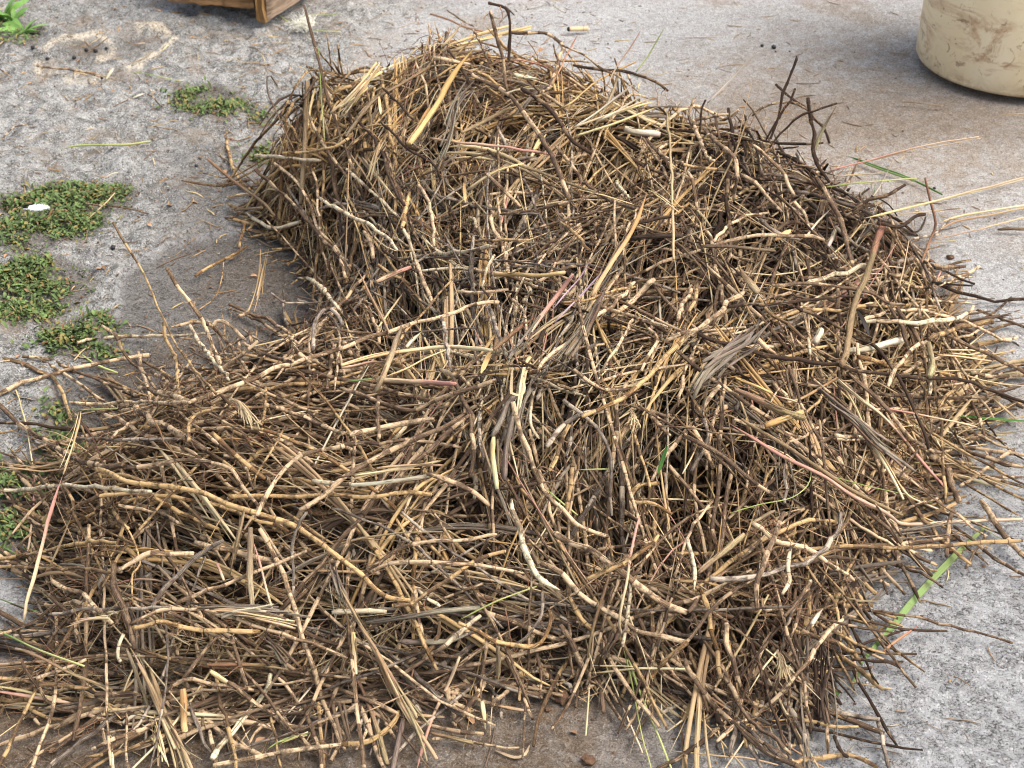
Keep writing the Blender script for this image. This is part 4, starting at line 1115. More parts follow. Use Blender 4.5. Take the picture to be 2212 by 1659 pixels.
22 S 14 t g: 1020,1125 1180,1155 1350,1185
22 S 20 r m: 1540,730 1420,810 1300,900
22 R 16 d m: 1080,740 1130,810 1200,890 1250,910
22 R 24 b m: 2240,420 2080,340 1960,250 1850,160 1760,90
22 R 34 b m: 1180,250 1350,240 1420,200 1600,190 1740,170
22 R 44 b m: 1930,-60 2040,100 2120,190 2240,310
22 R 30 b m: 1740,-20 1720,150 1710,290
22 L 30 c m: 1510,245 1560,255 1620,270
22 R 24 d m: 860,980 850,1200 830,1430
22 R 20 b m: 690,1000 685,1200 675,1400
22 F 80 w h: 610,900 640,980 650,1080
22 R 30 w h: 690,250 680,340 690,440 640,530
22 K 32 w hp: 910,625 870,680 840,730
22 S 12 t m: -60,1550 200,1575 400,1590 620,1640
22 S 24 t m: 135,1250 150,1450 178,1680
22 S 14 t m: -30,1190 200,1430 420,1680
22 S 14 r m: 100,1150 240,1240 390,1340
22 S 12 r m: 600,1460 750,1560 950,1680
22 R 26 b h: 380,470 260,560 170,660 90,760 0,860 -60,930
22 B 70 d m: 920,880 900,1100 930,1380
22 S 7 b g: 1150,1420 1200,1460 1260,1510
22 F 40 w g: 740,1520 700,1535 640,1540
22 S 8 b g: 1700,1090 1780,1120 1860,1170
22 S 8 b g: 1810,1450 1845,1510
22 R 22 d m: 1430,960 1280,970 1100,960
22 R 20 b m: 1830,370 1900,250 1960,150
22 R 26 b h: 840,440 760,560 660,680
22 R 24 c: 520,560 530,640 580,640
00 S 9 n g: 10,3120 120,3200 260,3330
00 S 8 n g: 60,3090 180,3240 300,3420
00 S 9 G g: 0,3560 160,3640 330,3720
00 S 7 n g: 20,3300 140,3380 330,3480
00 S 8 c g: 0,3050 90,3260 150,3500
00 S 10 G g: -20,3900 140,3960 320,4010
00 K 9 b: 1800,560 1740,480 1735,600 1790,720 1850,860 1900,960
'''
LABELS = {
 0: 'thin yellow-green straw standing upright in front of the left flank of the back clump',
 45: 'thick orange-tan pointed stalk slanting across the front of the back clump',
 72: 'very long straight tan straw standing upright over the back right slope',
 15: 'long thin tan stalk rising alone over the dark gap left of the pile',
 150: 'cream and brown rhizome leaning over the dark gap, right of the long thin stalk',
 155: 'level rhizome, brown at its left end and white at its right, above the left bundle',
 172: 'very long jointed rhizome arching from the left bundle up to the pile centre',
 183: 'frayed cream-white root tuft lying on top of the left front bundle',
 185: 'longest and thickest orange-tan rhizome, snaking down across the left front bundle',
 212: 'pale curled leaf strip bent into a narrow loop at the pile centre',
 213: 'long cream jointed rhizome curving down from the pale leaf loop at the centre',
 216: 'long thick orange-brown rhizome sweeping down left from the right half toward the centre',
 223: 'purple-tinged straw, the shorter of two side by side above the pile centre',
 224: 'lilac-tinged straw, the longer and right one of two above the pile centre',
 230: 'single flat orange leaf flake standing on end at the pile centre',
 267: 'thick tan stalk standing nearly upright on the right slope of the pile',
 271: 'long thin dark rhizome curving down across the right slope, ending at the lower right flank',
 285: 'large fan of pale grey strands on the right half of the pile',
 288: 'papery tan pointed husk above the fan of pale strands',
 309: 'dark green grass blade lying level at the right edge, on the lower right flank',
 325: 'short black leaf strip on the right slope beside the thick tan stalk',
 334: 'brown rhizome kinking down into the tan stalk bundle at the lower left',
 335: 'bundle of tan stalks slanting down to the bottom edge at the lower left',
 355: 'long jointed rhizome slanting down through the left front bundle to the bottom edge',
 375: 'rhizome with a white lower end, slanting at the front left foot',
 393: 'bundle of tan fibrous stalks slanting to the bottom edge, left of bottom centre',
 410: 'orange-tan rhizome bent in a U at the front centre of the pile',
 416: 'pale yellow pointed shoot hanging over the ground at the front centre',
 442: 'widest and longest green grass blade, lying on the concrete at the lower right',
 445: 'thin brown rhizome lying across the wide green blade on the concrete',
 452: 'long tan jointed rhizome rising through the right front foot of the pile',
 104: 'dark wavy rhizome standing tallest at the back right edge of the pile',
}
# ------------------------------------------------------------------ traced stalks: one object each
def catmull(p, m):
    p = np.asarray(p, float)
    if len(p) == 2: t = np.linspace(0, 1, 2 * m + 1)[:, None]; return p[0] * (1 - t) + p[1] * t
    q = np.vstack([2 * p[0] - p[1], p, 2 * p[-1] - p[-2]]); out = []
    for i in range(len(p) - 1):
        a, b, c, d = q[i:i + 4]; t = np.linspace(0, 1, m, endpoint=False)[:, None]
        out.append(.5 * (2 * b + (c - a) * t + (2 * a - 5 * b + 4 * c - d) * t * t + (3 * b - a - 3 * c + d) * t ** 3))
    return np.vstack(out + [p[-1:]])
def resample(P, s_new):
    s = arclen(P); return np.stack([np.interp(s_new, s, P[:, k]) for k in range(3)], -1)
def place(px, mode, lift, r, rest=0.0):
    """lay a drawn line in depth: over the pile's surface, on the ground, or standing in the air"""
    x, y = px[:, 0], px[:, 1]
    if mode == 'g':
        d = rays(x, y); P = on_plane(x, y, 0.0)
        for _ in range(3):
            z = ground_z(P[:, 0], P[:, 1]); z = np.convolve(np.pad(z, 4, 'edge'), np.ones(9) / 9, 'valid') + r + .0015
            P = C0 + d * ((z - CAM_H) / d[:, 2])[:, None]
        return P
    t, hit, d = cast(x, y, lift); u = np.linspace(0, 1, len(x)); tg = (r + .002 - CAM_H) / d[:, 2]
    use = np.ones_like(hit) if mode == 'm' else hit
    if use.sum() < 3:
        if mode == 'm' or use.sum() == 0:
            # a stick whose foot is in the pile: keep the distance of the nearest pile point
            gx_ = np.array([a for a, b, c in OUT]); 
        use = np.ones_like(hit)
    Lp = np.hypot(np.diff(x), np.diff(y)).sum(); deg = 1 if (Lp < 120 or use.mean() < .5) else (2 if Lp < 420 else 4 if Lp > 900 else 3)
    deg = min(deg, max(1, use.sum() - 1))
    if mode == 'a':
        tu = t[use]; 
        if hit.sum() >= 2: t0 = tu.min(); 
        else: t0 = t.min() - .12
        # lean a little towards the viewer at the top
        f = np.full(len(x), t0 - .01)
    else:
        c = np.polyfit(u[use], t[use], deg); f = np.polyval(c, u); f = np.clip(f, t[use].min() - .03, t[use].max() + .03)
        res = (t - f)[use]; f = f + np.percentile(res, 30)
        f = .5 * f + .5 * np.minimum(f, t + .012)
        kk = np.hanning(9); kk /= kk.sum(); f = np.convolve(np.pad(f, 4, 'edge'), kk, 'valid')
    f = np.minimum(f, tg)
    return C0 + d * f[:, None]
def cols(tone, n, jit=.12):
    b, i, ex = TONES[tone]; k = 1.1 + rng.uniform(-jit, jit * 1.5); k2 = 1 + rng.uniform(-.12, .1); 
    return np.array([*[v * k for v in b], 1]), np.array([*[min(.85, v * k2) for v in i], 1]), float(np.clip(ex + rng.uniform(-.1, .1), .02, .98))
def make_rhizome(P, r, tone, taper, name='rhizome', parent=None, k=9, jl=None):
    jl = jl or max(.013, r * rng.uniform(6.5, 10)); rd = float(rng.random())
    L = arclen(P)[-1]; 
    # rings: evenly spaced plus three at every joint
    s = list(np.linspace(0, L, max(6, int(L / .007)))); u0 = rd * 10; j = math.ceil(u0); joints = []
    while (j - u0) * jl < L:
        sj = (j - u0) * jl; joints.append(sj); s += [sj - r * .55, sj, sj + r * .55]; j += 1
    s = np.unique(np.clip(np.round(s, 5), 0, L)); s = s[np.concatenate([[True], np.diff(s) > 4e-4])]
    Q = resample(P, s); jn = np.array(joints) if joints else np.array([-9.])
    # little kinks from joint to joint
    ks = np.concatenate([[-jl], jn, [L + jl]]); kv = rng.normal(0, r * .38, (len(ks), 3))
    Q = Q + np.stack([np.interp(s, ks, kv[:, c]) for c in range(3)], -1)
    dj = np.abs(s[:, None] - jn[None]).min(1)
    R = r * (1 + .15 * np.exp(-(dj / (r * .5)) ** 2)) * (1 + .09 * np.interp(s, np.linspace(0, L, 14), rng.normal(0, 1, 14)))
    R *= np.interp(s / L, [0, .5, 1], [1, 1, rng.uniform(.75, 1)])
    if taper: R *= np.clip(s / (r * 7), .1, 1) ** .75
    else: R[0] *= .8; R[-1] *= .8
    Q[:, 2] = np.maximum(Q[:, 2], R * .9 + .0005)
    V, q, tr, an = tubes(Q[None], R[None], k, np.array([rng.random() * 6]), np.array([rng.uniform(.82, 1)]))
    V = V + rng.normal(0, r * .045, V.shape)
    b, i, ex = cols(tone, 1); n = len(s) * k
    org = Q[len(Q) // 2].copy()
    A = {'len': ('FLOAT', np.repeat(s, k)), 'ang': ('FLOAT', an), 'rnd': ('FLOAT', np.full(n, rd)), 'jl': ('FLOAT', np.full(n, jl)), 'ex': ('FLOAT', np.full(n, ex)),
         'bark': ('FLOAT_COLOR', np.tile(b, (n, 1))), 'inner': ('FLOAT_COLOR', np.tile(i, (n, 1)))}
    o = link(name, mesh_from(name, V - org, q, A, M_RH, True, tr), parent, tuple(org))
    return o, Q, jn, org
def fibre_attrs(N, n, k, an, P, c1, c2):
    s = arclen(P); tot = s[:, -1:]
    m = N * n * k
    return {'len': ('FLOAT', per(s, k)), 'ang': ('FLOAT', an), 'rnd': ('FLOAT', np.repeat(rng.random(N), n * k)), 'tt': ('FLOAT', per(s / tot, k)),
            'bark': ('FLOAT_COLOR', np.repeat(c1, n * k, 0)), 'inner': ('FLOAT_COLOR', np.repeat(c2, n * k, 0))}
def rgba(c, N, jit=.1, hue=.04):
    c = np.asarray(c, float); k = 1 + rng.uniform(-jit, jit, (N, 1)) + rng.normal(0, hue, (N, 3)); return np.concatenate([np.clip(c * k, .004, .8), np.ones((N, 1))], 1)
def rootlets(Q, pts, org, parent, n, Lr=(.015, .05), r0=.0005):
    """hair roots leaving the stalk at its joints"""
    m = 9; P = np.zeros((n, m, 3)); R = np.zeros((n, m))
    for i in range(n):
        b = pts[rng.integers(len(pts))]; L = rng.uniform(*Lr)
        d = rng.normal(0, 1, 3); d[2] = d[2] * .5 - .35; d /= np.linalg.norm(d); p = b.copy(); P[i, 0] = p
        for j in range(1, m):
            d = d + rng.normal(0, .38, 3) + np.array([0, 0, -.1]); d /= np.linalg.norm(d); p = p + d * L / (m - 1); P[i, j] = p
        R[i] = r0 * rng.uniform(.7, 1.5) * np.linspace(1, .35, m)
    P[..., 2] = np.maximum(P[..., 2], .001)
    V, q, tr, an = tubes(P, R, 4); c = rgba((.30, .175, .10), n, .4)
    A = fibre_attrs(n, m, 4, an, P, c, rgba((.36, .23, .14), n, .3)); K = m * 4; nq = (m - 1) * 4; ncap = len(tr) // n
    q0 = q[:nq]; t0 = tubes(P[:1], R[:1], 4)[2]
    for i in range(n):
        sl = slice(i * K, (i + 1) * K)
        link('rootlet', mesh_from('rootlet', V[sl] - org, q0, {k_: (kd, v[sl]) for k_, (kd, v) in A.items()}, M_RT, True, t0), parent)
def make_fibre(name, P, r, tone, point, parent=None, k=12, ribs=.13, mat=None, flat=None, n=None, wob=.12, org=None):
    mat = mat or M_FI; L = arclen(P)[-1]; n = n or max(8, int(L / .009)); s = np.linspace(0, L, n); Q = resample(P, s)
    R = r * (1 + .07 * np.interp(s, np.linspace(0, L, 9), rng.normal(0, 1, 9)))
    Q = Q + np.stack([np.interp(s, np.linspace(0, L, max(4, int(L / .02))), rng.normal(0, r * wob, max(4, int(L / .02)))) for _ in range(3)], -1)
    R *= np.interp(s / L, [0, .08, .9, 1], [.75, 1, 1, .8])
    if point: R *= np.clip(s / min(L * .5, r * 14), .06, 1) ** .9
    Q[:, 2] = np.maximum(Q[:, 2], R * .6 + .0006)
    V, q, tr, an = tubes(Q[None], R[None], k, np.array([rng.random() * 6]), np.array([flat or rng.uniform(.6, .95)]), ribs)
    V = V + rng.normal(0, r * .03, V.shape)
    c1, c2 = TWO[tone]
    o_ = org if org is not None else Q[len(Q) // 2].copy()
    o = link(name, mesh_from(name, V - o_, q, fibre_attrs(1, n, k, an, Q[None], rgba(c1, 1, .1), rgba(c2, 1, .1)), mat, True, tr), parent, None if parent is not None else tuple(o_))
    return o, Q, o_
def side_fibres(Q, org, parent, r, tone, n, name='loose_fibre', Lk=(.4, .9)):
    """frayed sheath strips that leave the stalk at a narrow angle"""
    m = 7; P = np.zeros((n, m, 3)); N0 = len(Q)
    for i in range(n):
        a = rng.integers(0, max(1, N0 - 4)); b = int(np.clip(a + rng.integers(3, max(4, N0 // 2 + 1)), a + 2, N0 - 1)); seg = resample(Q[a:b + 1], np.linspace(0, arclen(Q[a:b + 1])[-1], m))
        off = rng.normal(0, 1, 3); off /= np.linalg.norm(off)
        P[i] = seg + off * r * 1.0 + (off + rng.normal(0, .4, 3)) * (np.linspace(0, 1, m)[:, None] ** 2) * r * rng.uniform(.2, 3.0)
        if rng.random() < .4: P[i] = P[i][::-1]
    P[..., 2] = np.maximum(P[..., 2], .0012)
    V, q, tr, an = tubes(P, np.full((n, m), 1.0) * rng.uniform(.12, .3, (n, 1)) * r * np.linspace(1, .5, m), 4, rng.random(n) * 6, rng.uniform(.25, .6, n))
    c1, c2 = TWO[tone]
    A = fibre_attrs(n, m, 4, an, P, rgba(c1, n, .3), rgba(c2, n, .3)); K = m * 4; q0 = q[:(m - 1) * 4]; t0 = tubes(P[:1], np.ones((1, m)), 4)[2]
    for i in range(n):
        sl = slice(i * K, (i + 1) * K)
        link(name, mesh_from(name, V[sl] - org, q0, {k_: (kd, v[sl]) for k_, (kd, v) in A.items()}, M_FI, True, t0), parent)
def ribbon(P, w, tone, org, parent, name, k=10):
    L = arclen(P)[-1]; n = max(12, int(L / .006)); s = np.linspace(0, L, n); Q = resample(P, s)
    R = w * np.interp(s / L, [0, .12, .3, .8, 1], [.3, .75, 1, .95, .25])
    V, q, tr, an = tubes(Q[None], R[None], k, None, np.array([.10]), 0)
    # lie flat: widen across the view-independent horizontal
    T = np.gradient(Q, axis=0); T /= np.linalg.norm(T, axis=1, keepdims=True); up = np.array([0, -.25, 1.0]); up /= np.linalg.norm(up)
    A = np.cross(up, T); A /= np.linalg.norm(A, axis=1, keepdims=True) + 1e-9; B = np.cross(T, A); th = np.arange(k) / k * 2 * np.pi
    V = (Q[:, None] + R[:, None, None] * (A[:, None] * np.cos(th)[None, :, None] + B[:, None] * (np.sin(th) * .09 + .12 * np.cos(th) ** 2)[None, :, None])).reshape(-1, 3)
    c1, c2 = TWO[tone]
    mt = M_LEAF if tone in 'GD' else M_ST
    return link(name, mesh_from(name, V - org, q, fibre_attrs(1, n, k, np.tile(th * .0 + np.cos(th) * 2.2, n), Q[None], rgba(c1, 1, .05), rgba(c2, 1, .05)), mt, True, tr), parent, None if parent is not None else tuple(org))

REG = []          # (object, kind, tone, px polyline, length m, shape)
for line in TRACES.strip().split('\n'):
    hd, pt = line.split(':'); hd = hd.split(); tile, ty, w, tone = hd[0], hd[1], float(hd[2]), hd[3]; opt = hd[4] if len(hd) > 4 else ''
    if tone not in TONES and ty == 'R': tone = 'b'
    p = np.array([tuple(map(float, a.split(','))) for a in pt.split()]); p = (p + [int(tile[0]) * 2212, int(tile[1]) * 1659]) / 3
    px = catmull(p, 6); mode = 'g' if 'g' in opt else 'a' if 'a' in opt else 'm' if 'm' in opt else 'o'
    d0 = 2.1 if p[:, 1].mean() > 500 else 2.6
    r = w / 3 / F * d0 / 2; lift = (.040 if 'h' in opt else .026) + r + (.012 if ty in 'LFB' else 0)
    P = place(px, mode, lift, r); dist = np.linalg.norm(P - C0, axis=1).mean(); r = w / 3 / F * dist / 2
    if ty == 'R':
        r *= .96
        o, Q, jn, org = make_rhizome(P, r, tone, 'p' in opt)
        s = arclen(Q); pts = np.stack([[np.interp(a, s, Q[:, c]) for c in range(3)] for a in jn]) if jn[0] > -1 else Q[::3]
        if rng.random() < .45 and r > .0015: side_fibres(Q, org, o, r * .9, {'c': 'b', 'w': 't', 'o': 'o', 't': 't'}.get(tone, 'b'), int(rng.integers(2, 5)), 'sheath_strip')
        if r > .0016: rootlets(Q, pts, org, o, int(np.clip(len(pts) * rng.uniform(.5, 2.2), 2, 16)), (.008, .042), .00042)
        if 'p' in opt: pass
    elif ty == 'K':
        o, Q, org = make_fibre('dry_stalk', P, r, tone, 'p' in opt, ribs=.10 if tone in 'yocwpt' else .16, mat=M_ST if tone in 'yowp' else M_FI)
        if r > .0018: side_fibres(Q, org, o, r, 't' if tone in 'yocwprt' else tone, int(rng.integers(3, 8)))
    elif ty == 'S':
        o, Q, org = make_fibre('straw', P, r, tone, True, k=6, ribs=0, mat=M_ST, wob=.25)
    elif ty == 'L':
        org = P[len(P) // 2].copy()
        if mode != 'g': P[:, 2] += .004
        o = ribbon(P, w / 3 / F * dist / 2, tone, org, None, 'grass_blade' if tone in 'GD' else 'dry_grass_blade')
        if w > 50:
            mid = ribbon(P + np.array([0, 0, .0012]), .0011, 'n', org, o, 'midrib')
    elif ty in 'BF':
        org = P[len(P) // 2].copy(); name = 'stalk_bundle' if ty == 'B' else 'root_tuft'
        o = link(name, None, None, tuple(org)); n = int(np.clip(w / 7, 5, 14)) if ty == 'B' else 22
        for i in range(n):
            if ty == 'B':
                a, b = rng.random(2); a *= .4; b = 1 - b * .4
                off = rng.normal(0, 1, 3) * np.array([1, 1, .7]); off = off / np.linalg.norm(off) * r * rng.uniform(.15, 1) ** .5
                L = arclen(P)[-1]; Pi = resample(P, np.linspace(a * L, b * L, 10)) + off * np.linspace(.75, 1.25, 10)[:, None] + rng.normal(0, r * .45, (1, 3)) * np.linspace(-1, 1, 10)[:, None] + rng.normal(0, r * .3, (1, 3)) * (np.linspace(-1, 1, 10)[:, None] ** 2)
                ri = r * rng.uniform(.16, .34); tn = tone if rng.random() < .7 else {'g': 'b', 'b': 'g', 't': 'c', 'y': 't', 'w': 'c', 'c': 't', 'd': 'b', 'n': 'y'}.get(tone, 't')
                make_fibre('strand', Pi, ri, tn, rng.random() < .4, o, 7, .12, M_FI if tone in 'gbd' else M_ST, rng.uniform(.45, .9), 12, .15, org)
            else:
                L = arclen(P)[-1]; sp_d = rng.normal(0, 1, 3) * np.array([1, .6, .5]); Pi = resample(P, np.linspace(0, L * rng.uniform(.6, 1.15), 9)); u_ = np.linspace(0, 1, 9)[:, None]
                Pi = Pi + sp_d * u_ ** 1.3 * r * .75 + rng.normal(0, .0008, (9, 3))
                make_fibre('root_fibre', Pi, rng.uniform(.0004, .0009), 'c', True, o, 5, 0, M_ST, .8, 9, .2, org)
        Q = P
        if ty == 'B':
            side_fibres(resample(P, np.linspace(0, arclen(P)[-1], 14)), org, o, r, tone if tone in 'gbd' else 't', int(n * .5))
    REG.append([o, ty, tone, px, float(arclen(P)[-1]), r, mode, opt])

# ------------------------------------------------------------------ labels of the traced stalks
ZONES = [(680,300,'on the left flank of the back clump'),(1000,110,'at the crest of the back clump'),(860,200,'near the top left of the back clump'),(1230,170,'on the right shoulder of the back clump'),
 (930,330,'on the front of the back clump'),(1350,250,'over the right edge of the back clump'),(1130,380,'below the middle of the back clump'),(1330,420,'in the dip right of the back clump'),(1620,280,'among the dark stems standing at the back right'),
 (1720,400,'on the back right of the pile'),(1850,480,'at the back right foot of the pile'),(1950,380,'over bare concrete at the right'),(1480,520,'in the middle of the back right slope'),(620,430,'at the lower left foot of the back clump'),
 (790,500,'on the slope just under the back clump'),(1000,560,'in the upper middle of the pile'),(850,650,'in the hollow left of the pile centre'),(1180,700,'at the very centre of the pile'),(1400,650,'just right of the pile centre'),(1620,680,'on the right half of the pile'),
 (1850,680,'on the right slope of the pile'),(2080,720,'at the right edge of the pile'),(560,640,'over the dark gap left of the pile'),(350,700,'above the left front bundle'),(150,820,'over the slab at the left edge'),
 (480,850,'on top of the left front bundle'),(130,1050,'at the left end of the left front bundle'),(420,1000,'across the left front bundle'),(720,900,'right of the white root tuft'),(760,1060,'on the middle of the left front bundle'),
 (1000,900,'just below the pile centre'),(1130,1060,'in the front middle of the pile'),(1400,950,'over the dark hollow right of centre'),(1650,900,'on the right front slope'),(1900,950,'on the lower right flank'),(2080,1050,'beside the concrete at the lower right flank'),
 (60,1350,'at the lower left edge'),(250,1250,'on the lower left of the pile'),(480,1250,'along the lower front of the left bundle'),(350,1450,'at the front left foot of the pile'),(640,1400,'at the front foot below the left bundle'),(880,1250,'on the front left of centre'),
 (1050,1400,'at the front middle foot of the pile'),(1250,1230,'on the front centre of the pile'),(1500,1180,'in the front right tangle'),(1700,1150,'in the root tangle at the right front'),(1650,1400,'at the right front foot of the pile'),(1850,1300,'on the concrete at the lower right'),
 (700,1600,'on the ground at the bottom left'),(1050,1600,'on the ground at the bottom middle'),(1400,1580,'over the ground at the bottom right of centre'),(1800,1580,'on the ground at the bottom right'),(200,150,'on the rough concrete at the top left'),(250,330,'on the rough grey slab left of the back clump'),
 (250,470,'among the weeds at the left'),(650,60,'beside the wooden crate'),(1850,220,'on the concrete in front of the drum'),(2100,500,'on the concrete at the right edge')]
TN = {'R': {'c': 'cream and brown', 'b': 'brown', 'd': 'dark brown', 'o': 'orange-tan', 'w': 'white-barked', 'g': 'grey-brown', 't': 'tan'},
      'x': {'y': 'yellow', 'p': 'pink-tinged', 'n': 'olive-yellow', 'k': 'black', 'g': 'grey-brown', 't': 'tan', 'o': 'orange-tan', 'w': 'cream-white', 'c': 'cream', 'b': 'brown', 'd': 'dark brown', 'v': 'purple-tinged', 'G': 'green', 'D': 'dark green', 'r': 'reddish-tan'}}
NM = {'R': 'jointed rhizome', 'K': 'dry stalk', 'S': 'thin straw', 'L': 'leaf strip', 'B': 'bundle of stalks', 'F': 'frayed root tuft'}
CT = {'R': 'rhizome', 'K': 'dry stalk', 'S': 'straw', 'L': 'leaf', 'B': 'stalk bundle', 'F': 'root tuft'}
GR = {'R': 'uprooted jointed rhizomes of the pile', 'K': 'dry fibrous stalks of the pile', 'S': 'thin straws in and around the pile', 'L': 'leaf strips in and around the pile', 'B': 'bundles of dry stalks in the pile', 'F': 'frayed root tufts'}
def describe(e):
    o, ty, tone, px, L, r, mode, opt = e; tn = TN['R' if ty == 'R' else 'x'].get(tone, 'brown')
    ch = np.hypot(*(px[-1] - px[0])); ln = np.hypot(*np.diff(px, axis=0).T).sum(); rel = ch / ln
    size = 'short' if ln < 110 else 'long' if ln > 330 else 'very long' if ln > 600 else ''
    if ln > 600: size = 'very long'
    a = math.degrees(math.atan2(-(px[-1] - px[0])[1], (px[-1] - px[0])[0])) % 180
    dr = 'lying level' if a < 18 or a > 162 else 'rising to the right' if a < 65 else 'upright' if a < 115 else 'slanting down to the right'
    sh = 'hooked' if rel < .8 else 'arched' if rel < .95 else ''
    ins_ = inside(px[:, 0], px[:, 1], OUT_PX); m = px[ins_].mean(0) if ins_.any() and ins_.mean() > .4 else px.mean(0)
    z = min(ZONES, key=lambda q: (q[0] - m[0]) ** 2 + (q[1] - m[1]) ** 2)[2]
    thick = 'thick' if (ty == 'R' and r > .0044) else ''
    ws = [size, thick, sh, tn, NM[ty], dr, z]
    for drop in (1, 2, 5):
        if len(' '.join(x for x in ws if x).split()) <= 14: break
        ws[drop] = ''
    return ' '.join(x for x in ws if x), m
lab = {}
for e in REG:
    l, m = describe(e); lab.setdefault(l, []).append((m, e))
ORD = ['', 'first', 'second', 'third', 'fourth', 'fifth', 'sixth', 'seventh', 'eighth']; NUM = ['', 'one', 'two', 'three', 'four', 'five', 'six', 'seven', 'eight']
for l, es in lab.items():
    if len(es) > 1:
        xs = [m[0] for m, e in es]; ys = [m[1] for m, e in es]; horiz = max(xs) - min(xs) >= max(ys) - min(ys)
        es.sort(key=lambda q: q[0][0 if horiz else 1]); n = len(es)
    for i, (m, e) in enumerate(es):
        o, ty = e[0], e[1]; full = l
        if len(es) > 1:
            if n == 2: w_ = (('left', 'right') if horiz else ('upper', 'lower'))[i]; full = f'{l}, {w_} one'
            else: full = f'{ORD[i + 1]} {l}' if horiz else f'{ORD[i + 1]} highest {l}'
            full = full if len(full.split()) < 17 else ' '.join(full.split()[:16])
        g = GR[ty]
        if e[6] == 'g' and ty in 'RSK': g = 'loose twigs and straws lying on the concrete'
        tag(o, full, CT[ty], g)
for i, v in LABELS.items(): REG[i][0]['label'] = v

# ------------------------------------------------------------------ the tangle: everything too many to count
ZA = [  # picture x, y, grain angle in degrees (0 right, 90 down), spread, mix of rhizome tones, share of stalk that is fibrous, root density, darkness
 (640,300,115,30,'obt',.45,1.3),(800,200,125,22,'obct',.6,1.3),(1000,130,160,25,'obc',.5,1.4),(1170,120,5,25,'oct',.6,1.2),(950,330,112,24,'obtc',.5,1.7),(700,440,105,30,'bot',.4,2.2),(1180,300,150,40,'cbo',.55,1.0),
 (1350,240,150,20,'co',.7,.6),(1350,380,75,45,'cbt',.3,1.0),(1600,330,100,40,'dbg',.25,1.2),(1750,400,110,45,'dbg',.3,1.4),(1500,500,30,50,'bdc',.3,1.3),(1850,520,20,45,'bdg',.35,1.4),
 (900,480,70,35,'bggw',.25,1.0),(800,580,70,30,'ggct',.25,.9),(1150,560,80,45,'ggcw',.3,.9),(700,690,20,45,'bgc',.35,.9),(970,700,80,20,'ggwd',.6,.7),(1250,760,120,25,'ggcd',.6,.8),(1450,640,150,40,'cbt',.35,.9),
 (1700,620,165,35,'bdcg',.5,.9),(1950,680,160,35,'bct',.5,.9),(2050,800,15,30,'cbt',.6,.8),(1500,800,130,25,'gcdb',.6,.8),(1700,850,30,40,'bct',.45,1.0),
 (400,820,20,25,'btct',.25,.8),(700,850,5,20,'bct',.3,.9),(300,960,12,18,'bct',.3,.7),(650,1000,8,16,'bcto',.35,.9),(900,980,165,20,'bco',.35,1.0),(300,1100,5,14,'bctot',.4,.8),(650,1120,5,16,'obct',.5,.9),
 (850,1180,5,25,'bcg',.45,1.2),(300,1230,5,18,'bct',.45,.9),(600,1250,5,16,'bcg',.5,.9),(1000,950,60,40,'bct',.4,1.0),(1130,950,85,30,'bcgw',.35,1.0),(1250,1080,85,30,'bcg',.3,.9),(1500,960,50,45,'cbd',.3,.9),
 (1650,1060,140,30,'obt',.3,2.2),(1850,1000,35,30,'btc',.45,1.4),(1450,1150,70,35,'bct',.3,.9),(1250,1250,40,35,'bct',.35,.8),(1000,1230,10,35,'cbg',.3,.9),(1000,1350,60,40,'bcg',.35,.8),(1750,1250,110,40,'bdt',.3,2.2),
 (1500,1300,50,35,'cbt',.35,1.0),(1680,1430,90,30,'dbg',.35,1.8),(1300,1350,70,40,'cbg',.3,.8),(250,1380,15,35,'bgc',.4,.9),(500,1420,150,45,'bct',.35,.9),(800,1420,100,45,'bcg',.4,.9),(150,1480,5,20,'tcb',.5,.7)]
ZP = np.array([(a, b) for a, b, *_ in ZA], float)
def zone_of(x, y):
    d = (ZP[None, :, 0] - x[:, None]) ** 2 + (ZP[None, :, 1] - y[:, None]) ** 2; d = d * rng.uniform(.7, 1.4, d.shape); return np.argmin(d, 1)
fb = np.array(FOOT); fl0, fl1 = fb.min(0), fb.max(0)
def sample_xy(n, grow=0.0):
    out = np.zeros((0, 2))
    while len(out) < n:
        q = rng.uniform(fl0 - .05, fl1 + .05, (n * 2, 2)); i_ = inside(q[:, 0], q[:, 1], FOOT)
        if grow > 0: i_ |= (seg_dist(q[:, 0], q[:, 1], FOOT, True) < grow) & (rng.random(len(q)) < .35)
        # steep flanks have more surface
        q = q[i_]; dd = seg_dist(q[:, 0], q[:, 1], FOOT, True); q = q[rng.random(len(q)) < np.where(dd < .1, 1.0, .6)]; out = np.concatenate([out, q])
    return out[:n]
